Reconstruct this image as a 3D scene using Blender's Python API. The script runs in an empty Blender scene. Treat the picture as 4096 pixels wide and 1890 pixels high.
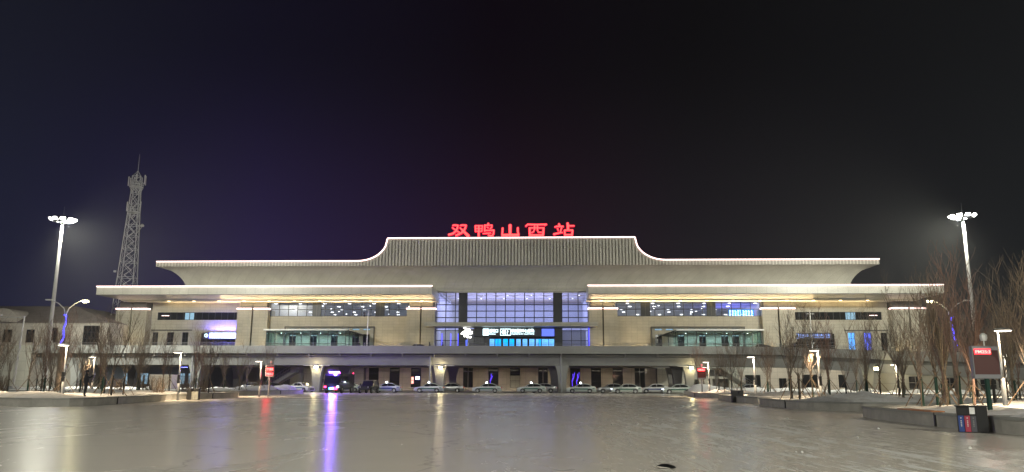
import bpy, math, random
from mathutils import Vector, Matrix
R=math.radians
sc=bpy.context.scene
COL=sc.collection
random.seed(7)
PSI=R(2.6); OY=155.0
ST=Matrix.Translation((0,OY,0))@Matrix.Rotation(-PSI,4,'Z')   # station frame: x along facade, y into building
def st(x,b,z=0): return ST@Vector((x,b,z))

# ------------------------------------------------------------ materials
M={}
def base_nodes(name):
    m=bpy.data.materials.new(name); m.use_nodes=True
    nt=m.node_tree; b=nt.nodes['Principled BSDF']; return m,nt,b
def mat(name,col,rough=.6,metal=0,noise=0,nscale=1.0,bump=0,bscale=20,spec=.5,coord='Object',stretch=(1,1,1)):
    m,nt,b=base_nodes(name)
    b.inputs['Base Color'].default_value=(*col,1); b.inputs['Roughness'].default_value=rough
    b.inputs['Metallic'].default_value=metal; b.inputs['Specular IOR Level'].default_value=spec
    if noise or bump:
        tc=nt.nodes.new('ShaderNodeTexCoord'); mp=nt.nodes.new('ShaderNodeMapping')
        mp.inputs['Scale'].default_value=stretch
        nt.links.new(tc.outputs[coord],mp.inputs[0])
    if noise:
        n=nt.nodes.new('ShaderNodeTexNoise'); n.inputs['Scale'].default_value=nscale; n.inputs['Detail'].default_value=6; n.inputs['Roughness'].default_value=.65
        nt.links.new(mp.outputs[0],n.inputs['Vector'])
        cr=nt.nodes.new('ShaderNodeValToRGB')
        cr.color_ramp.elements[0].position=.3; cr.color_ramp.elements[1].position=.7
        cr.color_ramp.elements[0].color=(*[c*(1-noise) for c in col],1)
        cr.color_ramp.elements[1].color=(*[min(1,c*(1+noise)) for c in col],1)
        nt.links.new(n.outputs['Fac'],cr.inputs[0]); nt.links.new(cr.outputs[0],b.inputs['Base Color'])
    if bump:
        n=nt.nodes.new('ShaderNodeTexNoise'); n.inputs['Scale'].default_value=bscale; n.inputs['Detail'].default_value=4
        nt.links.new(mp.outputs[0],n.inputs['Vector'])
        bp=nt.nodes.new('ShaderNodeBump'); bp.inputs['Strength'].default_value=bump
        nt.links.new(n.outputs['Fac'],bp.inputs['Height']); nt.links.new(bp.outputs[0],b.inputs['Normal'])
    M[name]=m; return m
def emit(name,col,s):
    m=bpy.data.materials.new(name); m.use_nodes=True; nt=m.node_tree; nt.nodes.clear()
    o=nt.nodes.new('ShaderNodeOutputMaterial'); e=nt.nodes.new('ShaderNodeEmission')
    e.inputs[0].default_value=(*col,1); e.inputs[1].default_value=s
    nt.links.new(e.outputs[0],o.inputs[0]); M[name]=m; return m
def tile(name,col,w,h,rough=.45,line=.55,msize=.02,var=.06,rib=False):
    # cladding panels w x h metres with thin joints, laid in the x-z plane of the object
    m,nt,b=base_nodes(name)
    tc=nt.nodes.new('ShaderNodeTexCoord'); sx=nt.nodes.new('ShaderNodeSeparateXYZ'); cx=nt.nodes.new('ShaderNodeCombineXYZ')
    ad=nt.nodes.new('ShaderNodeMath'); ad.operation='ADD'
    nt.links.new(tc.outputs['Object'],sx.inputs[0])
    nt.links.new(sx.outputs['X'],ad.inputs[0]); nt.links.new(sx.outputs['Y'],ad.inputs[1])
    nt.links.new(ad.outputs[0],cx.inputs[0]); nt.links.new(sx.outputs['Z'],cx.inputs[1])
    br=nt.nodes.new('ShaderNodeTexBrick'); br.offset=0; br.inputs['Scale'].default_value=1
    br.inputs['Brick Width'].default_value=w; br.inputs['Row Height'].default_value=h
    br.inputs['Mortar Size'].default_value=msize; br.inputs['Mortar Smooth'].default_value=.3
    br.inputs['Color1'].default_value=(*[c*(1-var) for c in col],1); br.inputs['Color2'].default_value=(*[min(1,c*(1+var)) for c in col],1)
    br.inputs['Mortar'].default_value=(*[c*line for c in col],1)
    nt.links.new(cx.outputs[0],br.inputs['Vector'])
    n=nt.nodes.new('ShaderNodeTexNoise'); n.inputs['Scale'].default_value=.35; n.inputs['Detail'].default_value=5
    nt.links.new(tc.outputs['Object'],n.inputs['Vector'])
    mr=nt.nodes.new('ShaderNodeMapRange'); mr.inputs[1].default_value=.3; mr.inputs[2].default_value=.7; mr.inputs[3].default_value=.88; mr.inputs[4].default_value=1.08
    nt.links.new(n.outputs['Fac'],mr.inputs[0])
    mx=nt.nodes.new('ShaderNodeVectorMath'); mx.operation='SCALE'
    nt.links.new(br.outputs['Color'],mx.inputs[0]); nt.links.new(mr.outputs[0],mx.inputs['Scale'])
    nt.links.new(mx.outputs[0],b.inputs['Base Color']); b.inputs['Roughness'].default_value=rough
    M[name]=m; return m
def glass(name,tint=(.8,.85,.9),refl=.12,rough=.02):
    m=bpy.data.materials.new(name); m.use_nodes=True; nt=m.node_tree; nt.nodes.clear()
    o=nt.nodes.new('ShaderNodeOutputMaterial'); t=nt.nodes.new('ShaderNodeBsdfTransparent'); g=nt.nodes.new('ShaderNodeBsdfGlossy')
    t.inputs[0].default_value=(*tint,1); g.inputs['Roughness'].default_value=rough; mx=nt.nodes.new('ShaderNodeMixShader'); mx.inputs[0].default_value=refl
    nt.links.new(t.outputs[0],mx.inputs[1]); nt.links.new(g.outputs[0],mx.inputs[2]); nt.links.new(mx.outputs[0],o.inputs[0]); M[name]=m
tile('panel_white',(.44,.43,.37),1.9,1.6,.4,.6,.03)
tile('stone_beige',(.42,.395,.32),1.15,.6,.5,.68,.025)
tile('stone_low',(.52,.46,.38),1.9,1.25,.5,.6,.03)
tile('stone_grey',(.105,.115,.135),1.2,.9,.5,.6,.02)
tile('annex_wall',(.62,.57,.50),2.2,1.1,.7,.75,.02)
mat('fascia_shaded_metal',(.30,.29,.25),.45,0,.06,.3)
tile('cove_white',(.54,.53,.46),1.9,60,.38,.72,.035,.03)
mat('dark_frame',(.02,.024,.028),.4)
mat('dark_glass',(.012,.013,.016),.06,0,spec=.9)
mat('dark_stone',(.09,.085,.075),.5,0,.1,2)
mat('concrete',(.29,.295,.28),.75,0,.14,.25,.15,6)
mat('concrete_dark',(.24,.235,.22),.8,0,.12,.4)
mat('curb',(.40,.385,.355),.7,0,.22,1.3,.2,25)
mat('wood_top',(.42,.17,.06),.5,0,.2,6)
mat('steel',(.42,.42,.42),.35,.8)
mat('white_steel',(.78,.78,.76),.4,.1)
mat('mast_paint',(.72,.71,.68),.45,0,.05,2)
mat('grey_paint',(.30,.31,.32),.45)
mat('black_paint',(.02,.02,.022),.4)
mat('bark',(.20,.155,.12),.9,0,.35,8)
mat('bark_dark',(.10,.075,.06),.9,0,.35,8)
mat('bark_pale',(.26,.20,.14),.85,0,.35,7)
mat('bark_red',(.23,.145,.115),.85,0,.3,8)
mat('wrap_green',(.01,.045,.032),.8)
mat('stake_wood',(.2,.145,.1),.9,0,.3,5)
mat('roof_brown',(.26,.22,.20),.8,0,.2,.6)
mat('taxi_paint',(.62,.68,.64),.25,.1,spec=.6)
mat('white_paint',(.72,.72,.70),.25,spec=.6)
mat('silver_paint',(.42,.43,.44),.28,.6)
mat('stripe_green',(.0,.13,.085),.3)
mat('stripe_blue',(.02,.07,.26),.3)
mat('car_black',(.012,.012,.014),.2,spec=.7)
mat('tyre',(.015,.015,.015),.85)
mat('rim',(.45,.46,.47),.3,.9)
mat('coat',(.012,.013,.018),.85,0,.3,12)
mat('skin',(.42,.27,.2),.6)
mat('bin_black',(.018,.018,.02),.5)
mat('bin_blue',(.03,.07,.26),.5); mat('bin_red',(.42,.05,.09),.5); mat('bin_grey',(.09,.09,.11),.5)
mat('board_case',(.22,.22,.235),.4,.3)
mat('board_face',(.075,.018,.016),.55)
mat('interior',(.72,.73,.76),.7,0,.04,.3)
mat('interior_wood',(.55,.48,.36),.6)
mat('floor_in',(.45,.45,.47),.3)
mat('snow_dirty',(.50,.49,.47),.8,0,.3,.35,.4,3)
mat('orange',(.7,.2,.03),.5)
mat('rubber_black',(.006,.006,.007),.5)
mat('rim_pale',(.6,.56,.5),.35)
emit('led_white',(1,.70,.65),4)
emit('flood',(1,.98,.90),30)
emit('lamp_disc',(1,.88,.70),14)
emit('column_lamp_glow',(1,.84,.42),60)
emit('spot_disc',(1,.98,.9),6)
emit('warm_disc',(1,.72,.35),8)
emit('sign_face',(1,.17,.15),1.35)
emit('sign_rim',(1,.0,.035),2.2)
emit('blue_sign',(.13,.15,1),14)
emit('blue_sign_core',(.42,.5,1),9)
emit('sign_text',(.72,.95,1),4.5)
emit('sign_text_dim',(.30,.45,1),1.8)
emit('screen_cyan',(.0,.36,1),2.2)
emit('screen_pale',(.12,.42,1),2.0)
emit('screen_blue',(.12,.18,1),1.6)
emit('duck_white',(1,1,.93),3.5)
emit('led_red',(1,.02,.03),7)
emit('led_red_core',(1,.35,.28),3)
emit('blue_rope',(.06,.06,1),6)
emit('purple_rope',(.12,.05,1),2.2)
emit('shop_window',(.38,.62,.80),.75)
emit('cool_window',(.45,.75,.95),.8)
emit('violet_flash',(.30,.16,1),16)
emit('cyan_flash',(.05,.55,1),55)
emit('red_flash',(1,.03,.12),14)
emit('white_lamp',(.85,.95,1),16)
emit('amber_lamp',(1,.5,.05),12)
emit('head_lamp',(.75,.85,1),10)
emit('tail_red',(.6,.05,.02),.6)
emit('phone_glow',(.8,.75,1),8)
emit('street_glow',(1,.93,.55),90)
glass('clear_glass',(.86,.88,.94),.015,.2); glass('vest_glass',(.80,.92,.92),.10)

# ------------------------------------------------------------ mesh helpers
class MB:
    def __init__(s): s.v=[]; s.f=[]; s.m=[]; s.mi=0
    def box(s,x0,x1,y0,y1,z0,z1):
        n=len(s.v)
        s.v+=[(x0,y0,z0),(x1,y0,z0),(x1,y1,z0),(x0,y1,z0),(x0,y0,z1),(x1,y0,z1),(x1,y1,z1),(x0,y1,z1)]
        for f in ((3,2,1,0),(4,5,6,7),(0,1,5,4),(1,2,6,5),(2,3,7,6),(3,0,4,7)): s.face([n+i for i in f])
        return s
    def face(s,idx): s.f.append(idx); s.m.append(s.mi)
    def quad(s,*p):
        n=len(s.v); s.v+=[tuple(q) for q in p]; s.face(list(range(n,n+len(p)))); return s
    def tube(s,pts,rad,k=6,cap=True):
        pts=[Vector(p) for p in pts]
        if not isinstance(rad,(list,tuple)): rad=[rad]*len(pts)
        rings=[]; up=None
        for i,p in enumerate(pts):
            d=(pts[min(i+1,len(pts)-1)]-pts[max(i-1,0)])
            if d.length<1e-7: d=Vector((0,0,1))
            d.normalize()
            if up is None: up=Vector((0,0,1)) if abs(d.z)<.9 else Vector((1,0,0))
            a=d.cross(up)
            if a.length<1e-4: a=d.cross(Vector((0,1,0)))
            a.normalize(); c=a.cross(d)
            n=len(s.v); r=rad[i]
            for j in range(k):
                t=2*math.pi*j/k; q=p+a*math.cos(t)*r+c*math.sin(t)*r; s.v.append(tuple(q))
            rings.append(n)
        for i in range(len(rings)-1):
            for j in range(k):
                s.face([rings[i]+j,rings[i]+(j+1)%k,rings[i+1]+(j+1)%k,rings[i+1]+j])
        if cap:
            s.face([rings[0]+j for j in range(k)][::-1]); s.face([rings[-1]+j for j in range(k)])
        return s
    def bar(s,a,b,w): return s.tube([a,b],w*.7071,4)
    def lathe(s,prof,c=(0,0),k=16,sx=1,sy=1):
        n=len(s.v)
        for r,z in prof:
            for j in range(k):
                t=2*math.pi*j/k; s.v.append((c[0]+r*math.cos(t)*sx,c[1]+r*math.sin(t)*sy,z))
        for i in range(len(prof)-1):
            for j in range(k): s.face([n+i*k+j,n+i*k+(j+1)%k,n+(i+1)*k+(j+1)%k,n+(i+1)*k+j])
        s.face([n+j for j in range(k)][::-1]); s.face([n+(len(prof)-1)*k+j for j in range(k)])
        return s
    def prism_y(s,poly,y0,y1):   # polygon in x-z, extruded along y
        n=len(s.v); k=len(poly)
        s.v+=[(x,y0,z) for x,z in poly]+[(x,y1,z) for x,z in poly]
        s.face([n+i for i in range(k)]); s.face([n+k+i for i in range(k)][::-1])
        for i in range(k): j=(i+1)%k; s.face([n+j,n+i,n+k+i,n+k+j])
        return s
    def prism_z(s,poly,z0,z1):
        n=len(s.v); k=len(poly)
        s.v+=[(x,y,z0) for x,y in poly]+[(x,y,z1) for x,y in poly]
        s.face([n+i for i in range(k)][::-1]); s.face([n+k+i for i in range(k)])
        for i in range(k): j=(i+1)%k; s.face([n+i,n+j,n+k+j,n+k+i])
        return s
    def mesh(s,name,mats,smooth=False):
        me=bpy.data.meshes.new(name); me.from_pydata(s.v,[],s.f)
        if not isinstance(mats,(list,tuple)): mats=[mats]
        for m in mats: me.materials.append(M[m])
        if len(mats)>1:
            for p,i in zip(me.polygons,s.m): p.material_index=i
        if smooth:
            for p in me.polygons: p.use_smooth=True
        me.update(); return me
    def build(s,name,mats,parent=None,smooth=False,bevel=0):
        o=bpy.data.objects.new(name,s.mesh(name,mats,smooth)); COL.objects.link(o)
        if parent is not None: o.parent=parent
        if bevel:
            b=o.modifiers.new('b','BEVEL'); b.width=bevel; b.segments=2; b.limit_method='ANGLE'
        return o
def tag(o,label=None,cat=None,group=None,kind=None):
    if label: o['label']=label
    if cat: o['category']=cat
    if group: o['group']=group
    if kind: o['kind']=kind
    return o
def empty(name,loc=(0,0,0),rz=0,label=None,cat=None,group=None,kind=None):
    o=bpy.data.objects.new(name,None); COL.objects.link(o); o.location=loc; o.rotation_euler=(0,0,rz); o.empty_display_size=.3
    tag(o,label,cat,group,kind); return o
def kids(o): return [c for c in COL.objects if c.parent==o]
def copy_tree(o,parent=None,loc=None,rz=None,label=None,group=None,scale=None,cache={}):
    c=o.copy(); COL.objects.link(c)
    if parent is not None: c.parent=parent
    if loc is not None: c.location=loc
    if rz is not None: c.rotation_euler=(0,0,rz)
    if scale is not None: c.scale=scale
    if label: c['label']=label
    if group: c['group']=group
    for ch in kids(o): copy_tree(ch,c)
    return c
def light(name,kind,loc,energy,col=(1,1,1),size=.3,rot=None,parent=None,spot=None,size_y=None,blend=.5):
    l=bpy.data.lights.new(name,kind); l.energy=energy; l.color=col
    if kind=='AREA':
        l.size=size
        if size_y: l.shape='RECTANGLE'; l.size_y=size_y
    else: l.shadow_soft_size=size
    if kind=='SPOT': l.spot_size=spot or R(120); l.spot_blend=blend
    o=bpy.data.objects.new(name,l); COL.objects.link(o); o.location=loc
    if rot: o.rotation_euler=rot
    if parent is not None: o.parent=parent
    return o
def aim(o,target): 
    d=Vector(target)-Vector(o.location); o.rotation_euler=d.to_track_quat('-Z','Y').to_euler()
def text_mesh(name,body,h,material,parent,loc,align='LEFT',depth=.03,wmax=None):
    c=bpy.data.curves.new(name,'FONT'); c.body=body; c.size=h*1.3; c.extrude=depth/2; c.align_x=align; c.offset=h*.012
    o=bpy.data.objects.new(name+'_tmp',c); COL.objects.link(o)
    dg=bpy.context.evaluated_depsgraph_get(); me=bpy.data.meshes.new_from_object(o.evaluated_get(dg)); 
    bpy.data.objects.remove(o)
    me.materials.clear(); me.materials.append(M[material])
    xs=[v.co.x for v in me.vertices]; w=max(xs)-min(xs)
    k=1 if not wmax else wmax/w
    for v in me.vertices: v.co=Vector((v.co.x*k,-v.co.z,v.co.y))
    n=bpy.data.objects.new(name,me); COL.objects.link(n); n.parent=parent; n.location=loc
    return n
STATION_ROT=-PSI
def st_empty(name,x=0,b=0,z=0,**k): return empty(name,tuple(st(x,b,z)),-PSI,**k)

# ------------------------------------------------------------ station building
S=st_empty('station_building',label='long floodlit railway station hall with curved white eaves and raised centre roof',cat='railway station')
def wall_holes(x0,x1,z0,z1,holes,b,depth,name,material,parent=S):
    m=MB(); xs=sorted({x0,x1,*[h[0] for h in holes],*[h[1] for h in holes]}); zs=sorted({z0,z1,*[h[2] for h in holes],*[h[3] for h in holes]})
    for i in range(len(xs)-1):
        for j in range(len(zs)-1):
            cx=(xs[i]+xs[i+1])/2; cz=(zs[j]+zs[j+1])/2
            if any(h[0]<cx<h[1] and h[2]<cz<h[3] for h in holes): continue
            m.quad((xs[i],b,zs[j]),(xs[i+1],b,zs[j]),(xs[i+1],b,zs[j+1]),(xs[i],b,zs[j+1]))
    for a,c,d,e in holes:
        m.quad((a,b,d),(a,b,e),(a,b+depth,e),(a,b+depth,d)); m.quad((c,b,d),(c,b+depth,d),(c,b+depth,e),(c,b,e))
        m.quad((a,b,d),(a,b+depth,d),(c,b+depth,d),(c,b,d)); m.quad((a,b,e),(c,b,e),(c,b+depth,e),(a,b+depth,e))
    return m.build(name,material,parent)
def window(x0,x1,z0,z1,b,cols,rows,pane='clear_glass',fw=.09,name='window',depth=.16,parent=S,frame='dark_frame',label=None):
    m=MB()
    xs=cols if isinstance(cols,list) else [x0+(x1-x0)*i/cols for i in range(cols+1)]
    zs=rows if isinstance(rows,list) else [z0+(z1-z0)*i/rows for i in range(rows+1)]
    for x in xs: m.box(x-fw/2,x+fw/2,b,b+depth,z0,z1)
    for z in zs: m.box(x0-fw/2,x1+fw/2,b+.004,b+depth-.004,z-fw*.55,z+fw*.55)
    o=m.build(name,frame,parent)
    if label: o['label']=label
    p=MB().box(x0,x1,b+depth*.5,b+depth*.5+.02,z0,z1).build('pane',pane,o)
    return o
DK=6.55   # deck level
# -- upper roof
def roofz(x):
    x=abs(x)
    if x<=24.5: return 29.75
    if x>=30.6: return 25.2
    t=(30.6-x)/6.1
    return 25.2+4.55*(1-math.sqrt(max(0,1-t**2.15)))
XS=[-71.2]+[-30.6+6.1*i/16 for i in range(17)]; XS=XS+[-x for x in XS[::-1]]
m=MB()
# ribbed fascia: darker backing paints shade into the gaps between lighter ribs
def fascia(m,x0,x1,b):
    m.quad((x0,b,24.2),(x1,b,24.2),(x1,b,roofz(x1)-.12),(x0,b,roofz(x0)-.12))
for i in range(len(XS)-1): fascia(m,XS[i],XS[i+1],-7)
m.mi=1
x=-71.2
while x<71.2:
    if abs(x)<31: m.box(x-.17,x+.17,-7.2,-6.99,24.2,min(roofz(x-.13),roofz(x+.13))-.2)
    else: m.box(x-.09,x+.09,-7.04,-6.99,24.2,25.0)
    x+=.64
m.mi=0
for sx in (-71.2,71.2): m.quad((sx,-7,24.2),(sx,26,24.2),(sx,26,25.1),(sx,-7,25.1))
rf=m.build('roof_fascia',['fascia_shaded_metal','cove_white'],S)
m=MB()
for i in range(len(XS)-1):
    a,c=XS[i],XS[i+1]; m.quad((a,-7,roofz(a)-.12),(c,-7,roofz(c)-.12),(c,26,roofz(c)-.12),(a,26,roofz(a)-.12))
m.quad((-71.2,26,20),(71.2,26,20),(71.2,26,25.1),(-71.2,26,25.1))
m.build('roof','roof_brown',S)
# led outline following the eave
m=MB()
for i in range(len(XS)-1):
    a,c=XS[i],XS[i+1]; za,zc=roofz(a),roofz(c)
    d=Vector((c-a,0,zc-za)).normalized(); n=Vector((-d.z,0,d.x))*.095
    n0=n if True else n
    A=Vector((a,-7.25,za)); C=Vector((c,-7.25,zc))
    m.v+=[tuple(A-n),tuple(C-n),tuple(C+n),tuple(A+n),tuple(A-n+Vector((0,.2,0))),tuple(C-n+Vector((0,.2,0))),tuple(C+n+Vector((0,.2,0))),tuple(A+n+Vector((0,.2,0)))]
    k=len(m.v)-8
    for f in ((0,1,2,3),(7,6,5,4),(0,4,5,1),(3,2,6,7)): m.face([k+q for q in f])
m.build('led_strip','led_white',rf)
# cove: rings
def cove(hw,b0,z0,inx,inb,dz,bback,p=1.0,N=12,x_in=None):
    m=MB(); rings=[]
    for i in range(N+1):
        t=i/N*math.pi/2
        g=math.sin(t)**p; h=1-math.cos(t)      # inward quickly, then down
        rings.append((hw-inx*g,b0+inb*g,z0-dz*h))
    for (w0,c0,e0),(w1,c1,e1) in zip(rings,rings[1:]):
        m.quad((-w0,c0,e0),(-w1,c1,e1),(w1,c1,e1),(w0,c0,e0))
        m.quad((-w0,c0,e0),(-w0,bback,e0),(-w1,bback,e1),(-w1,c1,e1))
        m.quad((w0,c0,e0),(w1,c1,e1),(w1,bback,e1),(w0,bback,e0))
    return m
cv=cove(71.2,-7,24.2,3.9,5.6,4.5,26); cv.build('roof_cove','cove_white',S,smooth=True)
m=MB(); m.box(-68,68,-1.1,-.9,19.5,21.2); m.build('upper_wall','panel_white',S)
m=MB(); m.box(-15.6,15.6,-1.6,-.4,20.0,20.42); m.box(-15.5,15.5,-.9,-.5,19.85,20.0); m.build('window_ledge','panel_white',S)
# -- lower canopies
for s in (-1,1):
    x0,x1=15.1,81.8
    def X(v): return s*v
    m=MB()
    prof=[(0,0,19.9),(0,0,18.25)]   # fascia
    N=10
    def add(pa,pb):
        (ia,oa,za),(ib,ob,zb)=pa,pb
        # front
        a0,a1=x0+ia*0,x1-ia; c0,c1=x0+ib*0,x1-ib
        m.quad((X(a0),-9+oa,za),(X(c0),-9+ob,zb),(X(c1),-9+ob,zb),(X(a1),-9+oa,za))
        m.quad((X(a1),-9+oa,za),(X(c1),-9+ob,zb),(X(c1),22,zb),(X(a1),22,za))
    seq=[(0,0,19.85),(0,0,18.3)]
    for i in range(1,N+1):
        t=i/N*math.pi/2; seq.append((2.0*math.sin(t),5.6*math.sin(t),18.3-.62*(1-math.cos(t))))
    for i in range(len(seq)-1): add(seq[i],seq[i+1])
    zb=seq[-1][2]
    # inner end
    pts=[(-9+o,z) for _,o,z in seq]+[(2,zb),(2,19.85)]
    k=len(m.v); m.v+=[(X(x0),b,z) for b,z in pts]; m.face([k+i for i in range(len(pts))])
    # soffit + top
    m.quad((X(x0),-3.4,zb),(X(x1-2),-3.4,zb),(X(x1-2),3,zb),(X(x0),3,zb))
    m.quad((X(x0),-9,19.85),(X(x1),-9,19.85),(X(x1),22,19.85),(X(x0),22,19.85))
    m.quad((X(x1-2),3,zb),(X(x1-2),22,zb),(X(x1-3),22,zb),(X(x1-3),3,zb))
    cn=m.build('canopy','cove_white',S)
    MB().box(min(X(x0-.1),X(x1)),max(X(x0-.1),X(x1)),-9.2,-9.02,19.84,20.05).build('led_strip','led_white',cn)
    MB().box(min(X(x0),X(x1)),max(X(x0),X(x1)),-9.06,-8.99,18.25,18.36).build('drip_edge','dark_stone',cn)
    for i in range(11):
        xx=X(18+i*5.2)
        MB().lathe([(.28,17.62),(.28,17.70)],(xx,-3.0),12).build('downlight','warm_disc',cn)
    L=light('soffit_wash','AREA',(X(38),-1.7,16.7),2700,(1,.72,.36),.25,(R(180-62),0,0),S,size_y=.3); L.data.size=44
    L.rotation_euler=(R(180+3),0,0)
    for sx in (1,):
        L=light('wing_wash','AREA',(X(66),-.4,16.6),260,(1,.72,.36),12,(R(180),0,0),S,size_y=.3)
# -- facade walls
for s in (-1,1):
    def r(a,c): return (min(s*a,s*c),max(s*a,s*c))
    a,c=r(21.3,50.0)
    band=(a,c,14.8,17.68)
    fr=r(28.0,46.7)
    wall_holes(a,c,DK-.5,17.8,[band,(fr[0]+.25,fr[1]-.25,DK-.5,12.5)],0,.5,'wall','stone_beige')
    m=MB(); m.box(fr[0],fr[1],-.22,-.02,12.5,12.75); m.box(fr[0],fr[0]+.25,-.22,-.02,DK,12.5); m.box(fr[1]-.25,fr[1],-.22,-.02,DK,12.5); m.build('surround','dark_stone',S)
    # inside the surround: wall with doors & top lights
    ww=fr[1]-fr[0]; hs=[]
    for i in range(8):
        q=fr[0]+.6+i*(ww-1.2)/8; hs.append((q+.25,q+(ww-1.2)/8-.45,12.0,12.35)); 
        if i%2==0 or i>6: hs.append((q+.3,q+(ww-1.2)/8-.5,DK,11.2))
    wall_holes(fr[0]+.25,fr[1]-.25,DK,12.5,hs,.3,.2,'recess_wall','stone_beige')
    for h in hs: window(h[0],h[1],h[2],h[3],.42,2 if h[3]-h[2]>2 else 1,[h[2],h[3]] if h[3]-h[2]<1 else [h[2],9.3,h[3]],'shop_window' if (h[3]-h[2]<1) else 'dark_glass',.08)
    # band window
    xs=[]; n=15
    cols=[a+(c-a)*i/n for i in range(n+1)]
    window(a+.05,c-.05,14.83,17.66,.05,cols,[14.83,16.25,17.66],fw=.11,label='lit ribbon window with rows of ceiling lamps inside')
    for q in ((39.3,41.1),(26.1,28.0)):
        q0,q1=r(*q); MB().box(q0,q1,-.12,.04,14.8,17.7).build('blind_panel','dark_frame',S)
        MB().box((q0+q1)/2-.04,(q0+q1)/2+.04,-.16,-.12,14.8,17.7).build('panel_joint','dark_stone',S)
    # wing wall
    a,c=r(56.2,75.4)
    ws=[r(73.7,74.9),r(70.4,71.8),r(67.3,68.6)]
    dr=r(57.2,64.6)
    holes=[(r(56.6,74.2)[0],r(56.6,74.2)[1],14.15,15.75)]+[(w[0],w[1],7.4,11.6) for w in ws]+[(dr[0],dr[1],DK,11.4)]
    wall_holes(a,c,DK-.5,17.8,holes,1.0,.35,'wall','stone_beige')
    x0,x1=holes[0][0],holes[0][1]
    window(x0,x1,14.15,15.75,1.1,13,[14.15,15.75],'dark_glass',.08,label='dark ribbon window of the wing')
    q=x0+(x1-x0)*(.33 if s<0 else .60)
    MB().box(q,q+.95,1.155,1.17,14.25,15.65).build('lit_pane','cool_window',S); MB().box(q+1.05,q+1.9,1.155,1.17,14.25,15.65).build('lit_pane','cool_window',S)
    q=x0+.8 if s<0 else x1-2.4
    MB().box(q,q+1.6,1.14,1.155,15.0,15.12).build('lit_tube','led_white',S)
    for i,w in enumerate(ws):
        lit=(s>0 and i>0)
        window(w[0],w[1],7.4,11.6,1.12,2,[7.4,10.4,11.6],'screen_blue' if (lit and i==1) else ('screen_pale' if lit else 'dark_glass'),.08)
    window(dr[0],dr[1],DK,11.4,1.12,6,[DK,9.6,11.4],'dark_glass',.1,label='dark glazed side entrance')
    m=MB(); xx=r(66.6,75.2); m.box(xx[0],xx[1],.86,.98,11.9,12.15); m.build('string_course','dark_stone',S)
# -- piers
for s in (-1,1):
    for p0,p1,bf in ((75.4,81.9,-1.2),(50.0,56.4,-1.2),(15.55,21.3,-1.2)):
        a,c=min(s*p0,s*p1),max(s*p0,s*p1); mid=(a+c)/2
        m=MB(); m.box(a,mid-.16,bf,3,DK-.6,16.15); m.box(mid+.16,c,bf,3,DK-.6,16.15); 
        pr=m.build('pier','stone_beige',S)
        MB().box(mid-.16,mid+.16,bf+.55,3,DK-.6,17.7).build('groove','dark_stone',pr)
        m=MB(); m.box(a+.45,mid-.16,bf+.35,3,16.15,17.72); m.box(mid+.16,c-.45,bf+.35,3,16.15,17.72); m.build('pier_neck','dark_stone',pr)
        m=MB(); m.box(a-.1,mid-.18,bf-.14,bf-.02,16.16,16.42); m.box(mid+.18,c+.1,bf-.14,bf-.02,16.16,16.42)
        m.box(a-.14,a-.02,bf-.02,0,16.16,16.42); m.box(c+.02,c+.14,bf-.02,0,16.16,16.42)
        m.build('led_strip','led_white',pr)
# end walls
for s in (-1,1):
    a,c=sorted((s*75.5,s*81.9)); 
    MB().box(a+.3,c-.3,3,22,DK-.6,17.68).build('end_wall','stone_beige',S)
# -- centre hall glazing
A,B=-15.5,15.5
cols=[-15.5,-13.7,-11.9,-10.8]; 
window(-15.5,-10.8,13.35,19.85,.1,[-15.5,-13.5,-11.55,-10.8],[13.35,14.56,15.89,17.19,19.85],fw=.17,label='left bay of the centre curtain wall')
window(-9.15,8.5,13.35,19.85,.1,[-9.15+i*17.65/9 for i in range(10)],[13.35,14.56,15.89,17.19,19.85],fw=.17,label='middle bay of the centre curtain wall')
window(10.2,15.5,13.35,19.85,.1,[10.2,11.5,13.5,15.5],[13.35,14.56,15.89,17.19,19.85],fw=.17,label='right bay of the centre curtain wall')
m=MB()
for z in (18.0,18.5,19.0,19.4):
    m.box(-15.5,-11.2,.3,.34,z,z+.04); m.box(-9,8.4,.3,.34,z,z+.04); m.box(10.3,15.4,.3,.34,z,z+.04)
m.build('shade_slats','dark_frame',S)
for q0,q1 in ((-10.8,-9.15),(8.5,10.2)):
    MB().box(q0,q1,-.35,.6,DK-.3,19.85).build('dark_column','dark_frame',S)
MB().box(-17.2,17.2,-4.2,.05,12.5,13.3).build('entrance_canopy','panel_white',S,bevel=.04)
window(-15.5,-10.8,DK,12.48,.1,[-15.5,-13.5,-11.5,-10.8],[DK,9.9,11.9,12.48],'clear_glass',.12)
window(10.2,15.5,DK,12.48,.1,[10.2,12.1,14.0,15.5],[DK,9.9,11.9,12.48],'clear_glass',.12)
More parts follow.
